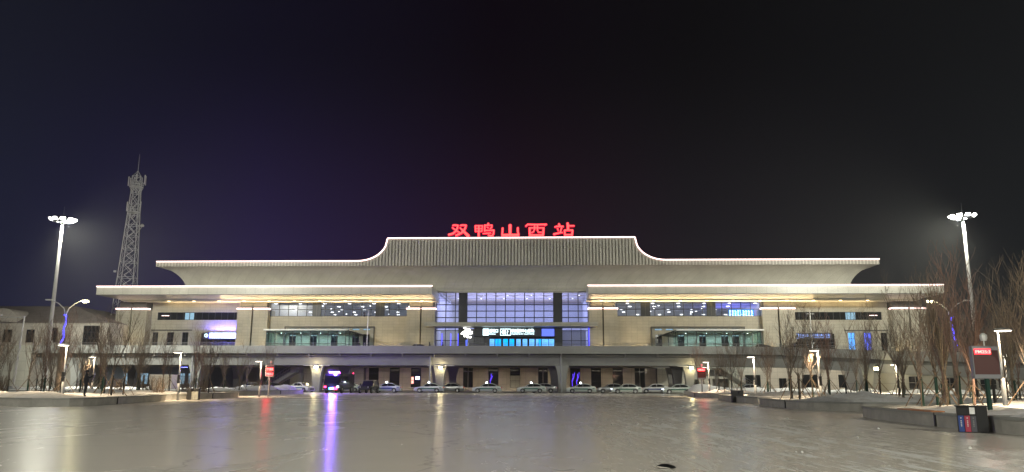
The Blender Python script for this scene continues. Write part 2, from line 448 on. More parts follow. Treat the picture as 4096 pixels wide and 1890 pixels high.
# entrance lobby projecting box with sign fascia
MB().box(-7.6,9.6,-.9,.05,10.7,12.46).build('entrance_fascia','dark_frame',S)
window(-9.1,-7.6,DK,12.48,-.2,[-9.1,-8.3,-7.6],[DK,11,12.48],'clear_glass',.1)
window(-7.5,-4.5,DK,10.7,-.2,[-7.5,-7.0,-6.2,-5.5,-4.5],[DK,10.65],'clear_glass',.16,label='glass doors under the entrance sign')
MB().box(-9.1,9.6,2.5,2.7,DK,12.4).build('lobby_wall','dark_stone',S)
MB().box(-15.3,-9.2,6,6.2,DK,12.4).build('lobby_wall','interior',S)
MB().box(10,15.3,6,6.2,DK,12.4).build('lobby_wall','interior',S)
for i,(a,c,k) in enumerate([(-4.36,-3.43,'screen_pale'),(-3.25,-2.75,'screen_cyan'),(-2.65,-2.1,'screen_cyan'),(-1.66,-.73,'screen_cyan'),(-.38,.54,'screen_cyan'),(1.0,1.86,'screen_pale'),(2.27,3.18,'screen_pale'),(3.59,4.61,'screen_pale'),(4.91,5.45,'screen_pale'),(5.5,5.92,'screen_cyan'),(6.1,7.39,'screen_pale'),(7.5,8.56,'screen_pale')]):
    sd=empty('information_screen',tuple(st((a+c)/2,-.95,DK)),-PSI)
    tag(sd,('bright cyan information screen, %s in the entrance row of screens'%['first','second','third','fourth','fifth','sixth','seventh','eighth','ninth','tenth','eleventh','last'][i]) if k=='screen_cyan' else ('pale blue display panel, %s in the entrance row of screens'%['first','second','third','fourth','fifth','sixth','seventh','eighth','ninth','tenth','eleventh','last'][i]),'screen','screens across the main entrance')
    w=(c-a)/2
    MB().box(-w-.05,w+.05,.03,.15,0,3.75).build('case','dark_frame',sd)
    MB().box(-w,w,0,.025,.45,3.6).build('display','%s'%k,sd)
    m=MB()
    for q in range(7):
        hh=3.2-q*.4; 
        m.box(-w*.8,w*random.uniform(-.1,.8),-.02,-.004,hh,hh+.09)
    m.box(-w,w,-.02,-.004,1.25,1.3)
    m.build('content_lines','screen_blue',sd)
m=MB(); m.box(6.1,8.6,-.98,-.94,10.75,12.2); m.build('violet_panel','screen_blue',S)
# -- interiors
m=MB(); 
for s in (-1,1):
    a,c=sorted((s*15.8,s*50.2))
    m.box(a,c,.6,34,17.72,17.8)
    m.box(a,c,34,34.3,12.7,17.7); m.box(a,c,.6,34,12.6,12.7)
m.box(-50.4,-50.2,.6,34,12.6,17.8); m.box(50.2,50.4,.6,34,12.6,17.8); m.box(-15.9,-15.7,.6,30,DK,20.6); m.box(15.7,15.9,.6,30,DK,20.6); m.box(-15.7,15.7,.6,30,20.6,20.7); m.box(-15.8,15.8,30,30.3,DK,20.6); m.box(-50,50,.4,34,DK-.4,DK-.3)
m.build('interior_shell','interior',S)
m=MB()
for i in range(14):
    b=1.5+i*2.0
    m.box(-15.6,15.6,b,b+.12,20.36,20.44)
for i in range(9):
    x=-14+i*3.5
    m.prism_y([(x-1.7,20.3),(x,19.75),(x+1.7,20.3),(x,20.05)],2,2.3); m.prism_y([(x-1.7,20.3),(x,19.75),(x+1.7,20.3),(x,20.05)],9,9.3); m.prism_y([(x-1.7,20.3),(x,19.75),(x+1.7,20.3),(x,20.05)],17,17.3)
m.build('ceiling_baffles','interior_wood',S)
m=MB(); m.box(-15.6,15.6,22,22.4,DK,14.2); m.build('mezzanine','interior',S)
m=MB(); m.box(-9,8.4,21.8,21.95,13.4,14.4); m.build('gallery_glass','dark_stone',S)
m=MB()
for i in range(6): 
    for j in range(3): m.lathe([(.16,20.3),(.16,20.36)],(-13+i*5.2+(j%2)*1.2,4+j*7),8)
m.build('hall_spots','spot_disc',S)
for s in (-1,1):
    m=MB()
    for j in range(9):
        b=2.4+j*3.3
        for i in range(7):
            x=s*(18.5+i*5.2)
            if j%2==0: m.lathe([(.34,17.62),(.34,17.7)],(x+(j%4)*.6,b),12)
            elif i%2==0: m.lathe([(.18,17.62),(.18,17.7)],(x+1.9*s,b+1.6),10)
    m.build('ceiling_lights','spot_disc',S)
    m=MB()
    for j in range(9): m.box(*sorted((s*16,s*50)),4.0+j*3.3,4.1+j*3.3,17.66,17.712)
    m.build('ceiling_joints','dark_stone',S)
    for i in range(3):
        light('hall_light','AREA',(s*(21.6+i*11.4),17,17.706),330,(.84,.92,1),11.3,(0,0,0),S,size_y=32)
light('hall_light','AREA',(0,15,20.56),4600,(.52,.58,1),31,(0,0,0),S,size_y=28)
light('hall_baffle_fill','AREA',(0,12,14.6),4200,(.58,.56,1),24,(R(180),0,0),S,size_y=18)  # floating fill without a fixture, added to light the ceiling baffles
light('lobby_light','AREA',(-12.5,3.5,12.2),7,(.85,.9,1),5,(0,0,0),S,size_y=4)
light('lobby_light','AREA',(12.8,3.5,12.2),12,(.95,.97,1),5,(0,0,0),S,size_y=4)
light('entrance_light','AREA',(0,-3,12.3),60,(.4,.5,1),14,(0,0,0),S,size_y=1)
m=MB(); 
for x in (-14.2,-12.4,-10.9): m.box(x,x+.06,-.1,-.05,DK,11.3)
m.box(15.5,15.56,-1.3,-1.24,DK,12.4)
m.build('blue_rope_light','blue_rope',S)
light('hall_light_blue','AREA',(46,8,15.0),500,(.2,.2,1),7,(R(180),0,0),S,size_y=12)
dsp=st_empty('departure_screen',46.8,2.5,14.95,label='cyan-lit departure screen inside the last lit window of the right hall',cat='screen')
MB().box(-2.6,2.6,.02,.12,0,1.45).build('case','dark_frame',dsp); MB().box(-2.5,2.5,0,.015,.06,1.4).build('display','screen_cyan',dsp)
m=MB()
for i in range(5):
    for j in range(9): m.box(-2.4+j*.54,-2.4+j*.54+random.uniform(.2,.45),-.02,-.004,.16+i*.25,.27+i*.25)
m.build('content_lines','sign_text',dsp)
# glass vestibules (lean-to porches)
def vestibule(s):
    a,c=sorted((s*32.4,s*48.3))
    v=st_empty('glass_porch',(a+c)/2,-3.5,DK,label='%s glass entrance porch with flat dark-edged roof'%('left' if s<0 else 'right'),cat='porch',group='glass porches on the drop-off deck')
    h=(c-a)/2
    m=MB()
    for i in range(10):
        x=-h+i*2*h/9; m.box(x-.06,x+.06,-2.4,-2.28,0,4.9)
    for z in (0.05,2.4,4.85): m.box(-h,h,-2.38,-2.3,z-.05,z+.05)
    for x in (-h,h): m.box(x-.05,x+.05,-2.3,3.2,0,.1); m.box(x-.05,x+.05,-2.3,3.2,4.8,4.9); m.box(x-.06,x+.06,0.3,.42,0,4.9)
    m.build('frame','dark_frame',v)
    m=MB(); m.box(-h,h,-2.35,-2.33,.1,4.8); m.box(-h-.01,-h+.01,-2.3,3.2,.1,4.8); m.box(h-.01,h+.01,-2.3,3.2,.1,4.8); m.build('glazing','vest_glass',v)
    m=MB(); m.box(-h-.4,h+.4,-3.0,3.3,4.95,5.25); m.build('roof','white_steel',v,bevel=.03)
    e=-s
    m=MB()
    for k in range(3):
        bb=-2.6+k*2.2
        p0=Vector((e*h,bb,5.1)); p1=Vector((e*(h+2.6),bb,4.3)); p2=Vector((e*h,bb,3.9)); m.bar(p0,p1,.1); m.bar(p2,p1,.1)
        for t in (.3,.6): m.bar(p0.lerp(p1,t),p2.lerp(p1,t+.15),.07)
    m.bar((e*(h+2.5),-2.6,4.35),(e*(h+2.5),1.8,4.35),.1)
    m.bar((e*(h+1.9),-2.6,0),(e*(h+1.9),-2.6,4.5),.12)
    m.build('truss','dark_frame',v)
    m=MB()
    for i in range(4): m.lathe([(.12,4.6),(.12,4.68)],(-h+2+i*4,0.5),8)
    m.build('lamp','spot_disc',v)
    l=light('porch_light','AREA',(0,.4,4.6),1300,(.7,.95,1),14,(0,0,0),v,size_y=2.5)
vestibule(-1); vestibule(1)
# uplights washing the stone base
for s in (-1,1):
    for x,e in ((18.4,60),(23.5,45),(26.2,55),(50.6,70),(55.6,60),(75.9,60),(78.6,50)):
        l=light('wall_washer','SPOT',(s*x,-1.9,DK+.1),e*13,(1,.72,.36),.12,None,S,spot=R(95),blend=.8); l.rotation_euler=(R(180-14),0,0)
        MB().box(s*x-.15,s*x+.15,-2.0,-1.8,DK-.05,DK+.08).build('washer_housing','grey_paint',S)

# -- entrance sign
eg=st_empty('entrance_sign',-5.75,-.96,10.9,label='backlit white and cyan entrance and service centre sign over the main doors',cat='sign')
def ring(m,x0,x1,z0,z1,t,y0=0,y1=.05):
    m.box(x0,x1,y0,y1,z0,z0+t); m.box(x0,x1,y0,y1,z1-t,z1); m.box(x0,x0+t,y0,y1,z0+t,z1-t); m.box(x1-t,x1,y0,y1,z0+t,z1-t)
m=MB(); ring(m,.0,1.15,0,1.3,.1); m.box(.2,.32,0,.05,.25,1.05);m.box(.83,.95,0,.05,.25,1.05);m.box(.32,.83,0,.05,.93,1.05); m.box(.5,.65,0,.05,.2,.55); m.prism_y([(.35,.5),(.8,.5),(.575,.8)],0,.05)
m.build('arrow_pictogram','sign_text',eg)
text_mesh('lettering','进站口',.62,'sign_text',eg,(1.27,0,.62),wmax=1.75); text_mesh('lettering','Entrance',.28,'sign_text',eg,(1.25,0,.17))
m=MB(); ring(m,3.5,5.6,0,1.3,.08); m.box(4.52,4.58,0,.05,.15,1.15); m.prism_y([(3.75+.4+.38*math.cos(i*math.pi/4),.65+.4*math.sin(i*math.pi/4)) for i in range(8)],0,.04); m.build('service_pictogram','sign_text',eg)
text_mesh('lettering','?',.85,'sign_text',eg,(4.75,0,.2))
text_mesh('lettering','综合服务中心(售票)',.62,'sign_text',eg,(5.7,0,.62),wmax=4.6); text_mesh('lettering','Integrated Service Center(Tickets)',.24,'sign_text',eg,(5.7,0,.2),wmax=4.6)
# duck-like white emblem of petals
em=st_empty('lit_emblem',-9.15,-.5,10.2,label='white glowing leaf-shaped emblem left of the main entrance sign',cat='emblem')
m=MB()
for cx,cz,rx,rz,an in [(-.55,1.35,.75,.25,.6),(-.3,2.15,.45,.18,-.6),(-.05,1.95,.3,.14,.9),(.55,1.75,.3,.42,.3),(.25,1.2,.35,.25,0),(1.0,1.45,.3,.12,.2),(1.0,1.15,.3,.14,-.3),(-.3,.75,.26,.42,-.2),(.25,.75,.25,.14,.4),(.3,.4,.3,.22,0),(.8,.35,.26,.22,.5),(.75,.95,.2,.14,0)]:
    m.prism_y([(cx+rx*math.cos(t)*math.cos(an)-rz*math.sin(t)*math.sin(an),cz+rx*math.cos(t)*math.sin(an)+rz*math.sin(t)*math.cos(an)) for t in [i*math.pi/5 for i in range(10)]],0,.08)
    
m.build('petals','duck_white',em)
MB().box(-.15,.2,.1,.2,-3.5,-.2).build('blue_column','screen_blue',em)
# side signs
for s in (-1,1):
    if s<0:
        g=st_empty('blue_entrance_sign',-60.2,.7,10.35,label='glaring blue lit sign over the left wing entrance',cat='sign')
        MB().box(-3.9,3.9,.0,.3,-.1,1.2).build('board','dark_frame',g)
        MB().box(-2.3,3.85,-.06,-.02,.12,1.0).build('light_panel','blue_sign_core',g)
        m=MB(); ring(m,-2.5,4.0,-.03,1.15,.12,-.06,-.02); m.build('blue_border','blue_sign',g)
        text_mesh('lettering','②',.7,'sign_text',g,(-3.6,-.03,.25))
        light('sign_glow','AREA',(.8,-.3,.55),13000,(.17,.12,1),6,(R(90),0,0),g,size_y=.7)
        l=light('sign_glow_wall','AREA',(.8,-1.4,1.0),130,(.25,.16,1),7,(R(-90),0,0),g,size_y=1.0)
    else:
        g=st_empty('blue_entrance_sign',60.2,.7,10.35,label='small-lettered blue sign over the right wing entrance',cat='sign')
        MB().box(-3.9,3.9,.0,.3,-.1,1.2).build('board','dark_frame',g)
        m=MB(); ring(m,-3.6,-2.7,.1,1.0,.08,-.04,0); m.build('pictogram','sign_text_dim',g)
        text_mesh('lettering','进站口',.45,'sign_text_dim',g,(-2.6,-.02,.5)); text_mesh('lettering','Entrance',.2,'sign_text_dim',g,(-2.6,-.02,.18))
        text_mesh('lettering','?',.7,'sign_text_dim',g,(-.6,-.02,.25)); text_mesh('lettering','综合服务中心(售票)',.45,'sign_text_dim',g,(0,-.02,.5),wmax=3.4); text_mesh('lettering','Integrated Service Center(Tickets)',.2,'sign_text_dim',g,(0,-.02,.18),wmax=3.4)

# -- rooftop sign
RS=st_empty('rooftop_sign',0,-6.2,29.85,label='red glowing five-character station name sign on the roof edge',cat='sign')
def strokes(lst,ox,name,lab):
    rim=MB(); k=0
    def ribbon(m,pts,ws,y0,y1,ext):
        P=[Vector((p[0],0,p[1])) for p in pts]
        # dense resample with caps as polygon outline
        L=[];Rr=[]
        n=len(P)
        for i in range(n):
            d=(P[min(i+1,n-1)]-P[max(i-1,0)]).normalized(); nn=Vector((-d.z,0,d.x)); w=ws[i]/2+ext
            L.append(P[i]+nn*w); Rr.append(P[i]-nn*w)
        d0=(P[1]-P[0]).normalized(); d1=(P[-1]-P[-2]).normalized(); w0=ws[0]/2+ext; w1=ws[-1]/2+ext
        def cap(c,d,w): 
            nn=Vector((-d.z,0,d.x)); return [c+nn*w*math.cos(t)+d*w*.8*math.sin(t) for t in (math.pi*.25,math.pi*.5,math.pi*.75)]
        out=L+cap(P[-1],d1,w1)+Rr[::-1]+[c for c in cap(P[0],-d0,w0)]
        # strips of quads
        for i in range(n-1):
            q=[L[i],L[i+1],Rr[i+1],Rr[i]]
            m.prism_y([(a.x,a.z) for a in q],y0,y1)
        c1=[L[-1]]+cap(P[-1],d1,w1)+[Rr[-1]]; m.prism_y([(a.x,a.z) for a in c1],y0,y1)
        c0=[Rr[0]]+cap(P[0],-d0,w0)+[L[0]]; m.prism_y([(a.x,a.z) for a in c0],y0,y1)
    for pts,w in lst:
        if not isinstance(w,tuple): w=(w,w)
        P=[((px+ox)*.0054-13.157,34.08-(py+(12 if ox else 0))*.0054-29.85) for px,py in pts]
        n=len(P); ws=[(w[0]+(w[1]-w[0])*i/(n-1))*.0054 for i in range(n)]
        rim.mi=0; ribbon(rim,P,[x*.92 for x in ws],.05+k*.003,.32,.055)
        rim.mi=1; ribbon(rim,P,[x*.92 for x in ws],-.02-k*.003,.03,-.03)
        k+=1
    o=rim.build(name,['sign_rim','sign_face'],RS); o['label']=lab
strokes([([(285,300),(330,285),(440,290),(478,300)],66),([(478,290),(455,400),(405,510),(300,600),(140,650)],(70,84)),([(270,380),(400,480),(530,560)],60),
 ([(570,300),(640,285),(760,290)],66),([(775,290),(765,350),(715,470),(600,590),(410,675)],(78,84)),([(555,385),(690,520),(870,695)],(58,125))],0,'character','red character shuang')
strokes([([(1125,310),(1138,535)],60),([(1120,312),(1395,315)],54),([(1388,310),(1370,530)],54),([(1130,420),(1380,420)],46),([(1140,522),(1375,522)],50),([(1255,310),(1255,700)],82),
 ([(1608,225),(1585,290)],70),([(1475,300),(1735,295)],55),([(1478,290),(1475,520)],72),([(1738,290),(1735,370),(1680,430)],62),([(1560,365),(1615,400)],52),([(1475,495),(1815,485)],62),([(1812,480),(1805,600),(1775,675),(1700,700),(1610,665)],(70,60)),([(1415,610),(1705,590)],52)],0,'character','red character ya')
strokes([([(2140,410),(2135,520),(2120,650)],(80,70)),([(2415,300),(2415,650)],(125,105)),([(2120,668),(2730,668)],92),([(2703,400),(2701,520),(2725,650)],(80,75))],0,'character','red character shan')
strokes([([(425,325),(490,262),(800,275),(1185,265)],68),([(1190,262),(1120,305)],48),([(560,395),(572,680)],84),([(560,395),(1080,395)],58),([(1078,395),(1055,680)],82),([(572,664),(1060,668)],72),
 ([(748,300),(745,440),(705,540),(630,578)],(62,48)),([(852,300),(850,480),(885,560),(1000,562)],(62,50))],2576,'character','red character xi')
strokes([([(1648,250),(1668,340)],80),([(1500,365),(1560,345),(1805,345)],64),([(1592,420),(1625,525)],(62,34)),([(1745,380),(1695,560)],62),([(1455,635),(1600,600),(1775,570)],(78,50)),
 ([(1965,225),(1982,480)],95),([(1990,322),(2200,325)],64),([(1852,490),(1862,685)],75),([(1852,488),(2150,485)],68),([(2142,488),(2122,685)],78),([(1862,660),(2130,660)],66)],2576,'character','red character zhan')
m=MB()
for x in (-11.5,-9.2,-6.2,-4.0,-.9,1.0,4.3,6.4,9.6,11.8): m.box(x-.03,x+.03,.35,.41,-.1,1.6); m.bar((x,.4,1.5),(x,1.9,-.1),.05)
m.box(-12.6,13,.36,.42,.05,.11)
m.build('support_frame','dark_frame',RS)
light('sign_red','AREA',(0,-.6,1.5),700,(1,.03,.06),25,(R(90),0,0),RS,size_y=2.4)

# ------------------------------------------------------------ ground level wall under the deck
G=S
gw=[(-28.7,-26.66),(-24.47,-22.43),(-20.15,-18.12),(-9.67,-7.65),(-4.58,-2.56),(-0.25,1.75),(5.31,7.31),(11.7,13.7),(15.84,17.82),(20.11,22.14),(24.42,26.5)]
holes=[(a,c,.55,5.4) for a,c in gw]
wall_holes(-29.2,28.6,0,6.5,holes,-1,.3,'ground_floor_wall','stone_low')
for i,(a,c) in enumerate(gw):
    door=i in (3,6,10)
    w=window(a,c,.55,5.4,-.85,[a,(a+c)/2,c] if door else [a,c],[.55,3.75,4.6,5.4] if door else [.55,1.9,3.3,5.4],'dark_glass',.16 if door else .07,frame='concrete_dark' if door else 'dark_frame')
    if i==5: MB().box(a+.06,c-.06,-.80,-.78,.6,2.95).build('drawn_blind','panel_white',w)
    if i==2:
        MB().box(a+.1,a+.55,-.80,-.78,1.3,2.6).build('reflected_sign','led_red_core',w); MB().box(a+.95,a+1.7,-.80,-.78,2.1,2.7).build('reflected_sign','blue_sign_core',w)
    if i in (4,7):
        m=MB()
        for k in range(2 if i==7 else 1):
            x=a+.45+k*.9; m.tube([(x,-.9,.9),(x-.1,-.9,1.9),(x+.15,-.9,2.6),(x+.1,-.9,3.3)],.05,4); m.tube([(x,-.9,1.9),(x+.35,-.9,2.8),(x+.45,-.9,3.6 if i==7 else 2.9)],.04,4)
        m.build('blue_tree_light','purple_rope',w)
# outer ground walls
oh=[(-33,-30.8,2.9,4.2),(-36.5,-34.6,0.1,2.3),(-35.2,-33.9,2.9,4.2),(-41.5,-37.6,2.9,4.2),(-42.4,-39.2,0.1,2.4),(-32.8,-30.8,.1,2.4)]
for s in (-1,1):
    hh=[(min(s*-h[0]*-1 if s<0 else -h[1], h[1] if s<0 else -h[0]), max(h[1] if s<0 else -h[0], h[0] if s<0 else -h[1]),h[2],h[3]) for h in oh]
    a,c=(-44,-29.2) if s<0 else (28.6,44)
    wall_holes(a,c,0,6.5,hh,-3,1.2,'ground_floor_wall','panel_white')
    MB().box(a,c,-1.7,-1.5,0,6.5).build('inner_wall','dark_stone',S)
    a,c=(-81,-44) if s<0 else (44,81)
    if s<0:
        sw=[(-80.9,-78.2),(-76.2,-74),(-67.6,-66.4),(-65.7,-63.8)]
        wall_holes(a,c,0,6.5,[(q[0],q[1],1.0,3.2) for q in sw],-1,.3,'ground_floor_wall','stone_grey')
        for q in sw: window(q[0],q[1],1.0,3.2,-.85,2,[1.0,2.6,3.2],'shop_window',.07)
    else:
        hs_=[(46,49,.1,3.2),(52.5,54,.1,2.6),(57,60,.8,3.3),(64,67,.8,3.3),(71,74,.8,3.3)]
        wall_holes(a,c,0,6.5,hs_,-1,.3,'ground_floor_wall','stone_low')
        for q in hs_: window(q[0],q[1],q[2],q[3],-.85,2,[q[2],q[3]],'dark_glass',.08)
# left shop row continues past the station
sr=st_empty('shop_block',-97,-1,0,label='dark grey shop front with pale lit windows under the left deck end',cat='building')
sw=[(-95.9,-94.0),(-88.4,-86.3),(-86.2,-84.8),(-84.6,-82.1)]
m=wall_holes(-32,15.9,0,6.2,[(q[0]+97,q[1]+97,1.0,3.2) for q in sw],0,.3,'wall','stone_grey',sr)
for q in sw: window(q[0]+97,q[1]+97,1.0,3.2,.1,2,[1.0,2.6,3.2],'shop_window',.07,parent=sr)
for a,c,lab in ((-66,-64.0,'short blue lit shop sign under the deck'),(-62.2,-59.6,'longer blue lit shop sign with white character under the deck')):
    g=st_empty('shop_sign',a,-3.8,4.25,label=lab,cat='sign'); w=c-a
    MB().box(0,w,.02,.15,0,.55).build('board','dark_frame',g); MB().box(.05,w*.7,0,.015,.05,.5).build('light_panel','blue_sign',g)
    m=MB(); 
    for k in range(4): m.box(.15+k*w*.15,.3+k*w*.15,-.02,-.004,.15,.4)
    m.build('lettering','sign_text',g)

# ------------------------------------------------------------ elevated drop-off deck
V=empty('elevated_roadway',tuple(st(0,-30,0)),-PSI,label='long pale concrete elevated drop-off road in front of the station',cat='elevated road')
def w2v(X,Y,z):  # world to V-local
    p=(Matrix.Translation(st(0,-30,0))@Matrix.Rotation(-PSI,4,'Z')).inverted()@Vector((X,Y,z)); return p
path=[Vector((x,0,7.45)) for x in (-79,-60,-40,-20,0,20,30)]
for X,Y,z in ((36,122.9,7.42),(42,119.5,7.2),(47.5,112.5,6.6),(52,105.5,6.05),(58,99,5.65),(66,93.5,5.3),(78,87,4.9),(100,78,4.4)):
    path.append(w2v(X,Y,z))
def offs(i,d):
    a=path[max(0,i-1)]; c=path[min(len(path)-1,i+1)]; t=Vector((c.x-a.x,c.y-a.y,0)).normalized(); n=Vector((-t.y,t.x,0)); return n*d
def sweep(prof,mat_,name,rng=None,closed=True,bev=0):
    m=MB(); rng=rng or range(len(path)); rings=[]
    for i in rng:
        n=len(m.v)
        for d,dz in prof:
            p=path[i]+offs(i,d); m.v.append((p.x,p.y,path[i].z+dz))
        rings.append(n)
    k=len(prof)
    for a,c in zip(rings,rings[1:]):
        for j in range(k): m.face([a+j,c+j,c+(j+1)%k,a+(j+1)%k])
    m.face([rings[0]+j for j in range(k)]); m.face([rings[-1]+j for j in range(k)][::-1])
    return m.build(name,mat_,V)
sweep([(0,-1.27),(0,0),(.28,0),(.28,-1.27)],'concrete','parapet')
sweep([(.3,-1.25),(.3,-.95),(12,-.95),(12,-1.25)],'concrete_dark','deck_edge',range(6,15))
MB().box(-79,30,.3,29.8,6.2,6.5).build('deck','concrete_dark',V)
sweep([(1.3,-3.15),(.9,-1.85),(1.5,-1.3),(8,-1.3),(8,-3.15)],'concrete','box_girder')
MB().box(-79,34,17,23,4.3,6.15).build('box_girder','concrete_dark',V)
# railing
m=MB()
for i in range(len(path)-1):
    a=path[i]+offs(i,.14); c=path[i+1]+offs(i+1,.14)
    for dz in (.22,.45): m.tube([a+Vector((0,0,dz)),c+Vector((0,0,dz))],.03,5)
    L=(c-a).length; n=max(1,int(L/2.6))
    for k in range(n): p=a.lerp(c,k/n); m.box(p.x-.03,p.x+.03,p.y-.03,p.y+.03,p.z-.01,p.z+.47)
m.build('railing','steel',V)
# snow rim on the parapet of the outer stretches
# hanging drain pipe and brackets
m=MB(); 
xs=[-79+i*5.2 for i in range(22)]
for i,x in enumerate(xs):
    m.box(x-.14,x+.14,.35,.8,5.72,6.2)
    if i%4!=3 and x<28: m.tube([(x,.55,5.85),(x+5.2,.55,5.85)],.09,6)
m.build('drain_pipe','concrete_dark',V)
m=MB()
for x in (-12.0,9.4,-51.8): m.tube([(x,.75,0),(x,.75,5.7)],.16,8)
m.build('downspout','grey_paint',V)
# columns
def column(x,b,parent=V,z1=4.32,mt='concrete'):
    m=MB(); prof=[(.62,0),(.62,1.2),(.68,2.2),(.78,3.0),(.95,3.7),(1.15,z1)]
    n0=len(m.v); 
    for hw,z in prof:
        m.v+=[(x-hw,b-.6,z),(x+hw,b-.6,z),(x+hw,b+.6,z),(x-hw,b+.6,z)]
    for i in range(len(prof)-1):
        for j in range(4): a=n0+i*4; m.face([a+j,a+(j+1)%4,a+4+(j+1)%4,a+4+j])
    return m.build('column',mt,parent)
CX=[-72,-51.5,-31.0,-10.5,9.6,30.2]
for x in CX:
    column(x,1.9); column(x-1.2,6.6,mt='concrete_dark'); column(x,19.5,mt='concrete_dark')
pc=w2v(52,106.5,0); column(pc.x-2.2,pc.y+2.0)
# solid abutment at both ends
MB().box(-130,-79,0,.35,0,7.45).build('abutment','panel_white',V)
MB().box(-130,-79,.36,10,6.1,6.4).build('deck','concrete_dark',V)
m=MB()
for i in range(9,len(path)-1):
    a=path[i]+offs(i,1.9); c=path[i+1]+offs(i+1,1.9)
    m.quad((a.x,a.y,0),(c.x,c.y,0),(c.x,c.y,path[i+1].z-3.1),(a.x,a.y,path[i].z-3.1))
m.build('ramp_wall','panel_white',V)
for i in range(9,len(path)-1):
    a=path[i]+offs(i,1.86); c=path[i+1]+offs(i+1,1.86); L=(c-a).length; n=max(1,int(L/4.2))
    for k in range(n):
        p=a.lerp(c,(k+.3)/n); q=a.lerp(c,(k+.3)/n+1.7/L); p.z=q.z=0
        d=(q-p).normalized(); nn=Vector((d.y,-d.x,0))*.06
        zt=(path[i].z+(path[i+1].z-path[i].z)*(k/n))-3.5
        m=MB()
        for z0,z1 in ((.9,.9+(zt-.9)*.48),(.9+(zt-.9)*.54,zt)):
            for t0,t1 in ((0,.46),(.54,1)):
                A=p.lerp(q,t0)+nn; B=p.lerp(q,t1)+nn
                m.quad((A.x,A.y,z0),(B.x,B.y,z0),(B.x,B.y,z1),(A.x,A.y,z1))
        fr=MB(); A=p+nn*.5; B=q+nn*.5; fr.quad((A.x,A.y,.82),(B.x,B.y,.82),(B.x,B.y,zt+.08),(A.x,A.y,zt+.08))
        w=fr.build('ramp_window','concrete_dark',V); m.build('pane','dark_glass',w)
# column lamps
def column_lamp(x,on=True,lab=''):
    o=empty('column_lamp',tuple(st(x,-29.0,3.95)),-PSI,label=lab,cat='lamp',group='flood lamps on the deck columns')
    MB().box(-.35,.35,-.1,.1,-.1,.25).build('housing','grey_paint',o)
    MB().box(-.28,.28,-.16,-.11,-.18,.16).build('lens','column_lamp_glow' if on else 'dark_glass',o)
    m=MB(); m.tube([(-2.2,.1,.3),(2.2,.1,.3)],.05,6); m.build('conduit','white_steel',o)
    if on:
        light('lamp_light','POINT',(0,-.5,-.1),140,(1,.80,.42),.15,None,o)
column_lamp(-31.0,True,'yellow lamp on the deck column left of the dark van')
column_lamp(-10.3,True,'yellow lamp on the deck column left of centre, above a taxi')
column_lamp(30.4,True,'yellow lamp on the deck column beside the small red display')
o=empty('column_lamp',tuple(w2v(0,0,0)),0); bpy.data.objects.remove(o)
o=empty('column_lamp',(49.9,105.6,3.6),-PSI,label='yellow lamp under the curved ramp among the right trees',cat='lamp',group='flood lamps on the deck columns')
MB().box(-.35,.35,-.1,.1,-.1,.25).build('housing','grey_paint',o); MB().box(-.28,.28,-.16,-.11,-.18,.16).build('lens','column_lamp_glow',o)
light('lamp_light','POINT',(0,-.6,-.1),240,(1,.82,.45),.15,None,o)
for x,b in ((-24,-8),(-14,-8),(-3,-8),(8,-8),(20,-8),(-38,-10),(36,-10)):
    light('underdeck_fill','AREA',tuple(st(x,b,4.1)),380,(1,.86,.66),8,(0,0,-PSI),None,size_y=1.0)  # unseen fill added to brighten the wall under the deck
for x in (-70,-88): light('underdeck_fill','AREA',tuple(st(x,-6,4.1)),150,(.7,.8,1),8,(0,0,-PSI),None,size_y=1.0)
# stairs at both ends of the deck
for s in (-1,1):
    g=st_empty('staircase',s*39.5,-20,0,label='%s concrete staircase with metal balustrade climbing to the deck'%('left' if s<0 else 'right'),cat='stairs',group='stairs up to the deck')
    m=MB(); n=20
    for i in range(n):
        x0=-s*(-4+i*.32); 
        m.box(*sorted((-s*(-4+i*.32)*-1*-1,-s*(-4+(i+1)*.32))),0,2.4,max(0,i*.2-.5),(i+1)*.2)
    m.build('steps','panel_white',g)
    m=MB()
    for bb in (0,2.3):
        p0=Vector((-s*-4,bb,1.1)); p1=Vector((-s*2.4,bb,5.2)); m.bar(p0,p1,.07)
        for k in range(14): q=p0.lerp(p1,k/13); m.bar(q,q-Vector((0,0,.95)),.05)
    m.build('balustrade','steel',g)
    MB().box(*sorted((-s*2.4,-s*3.6)),0,2.4,3.9,4.15).build('landing','panel_white',g)
    MB().box(*sorted((-s*2.6,-s*3.2)),.8,1.4,0,3.9).build('post','panel_white',g)

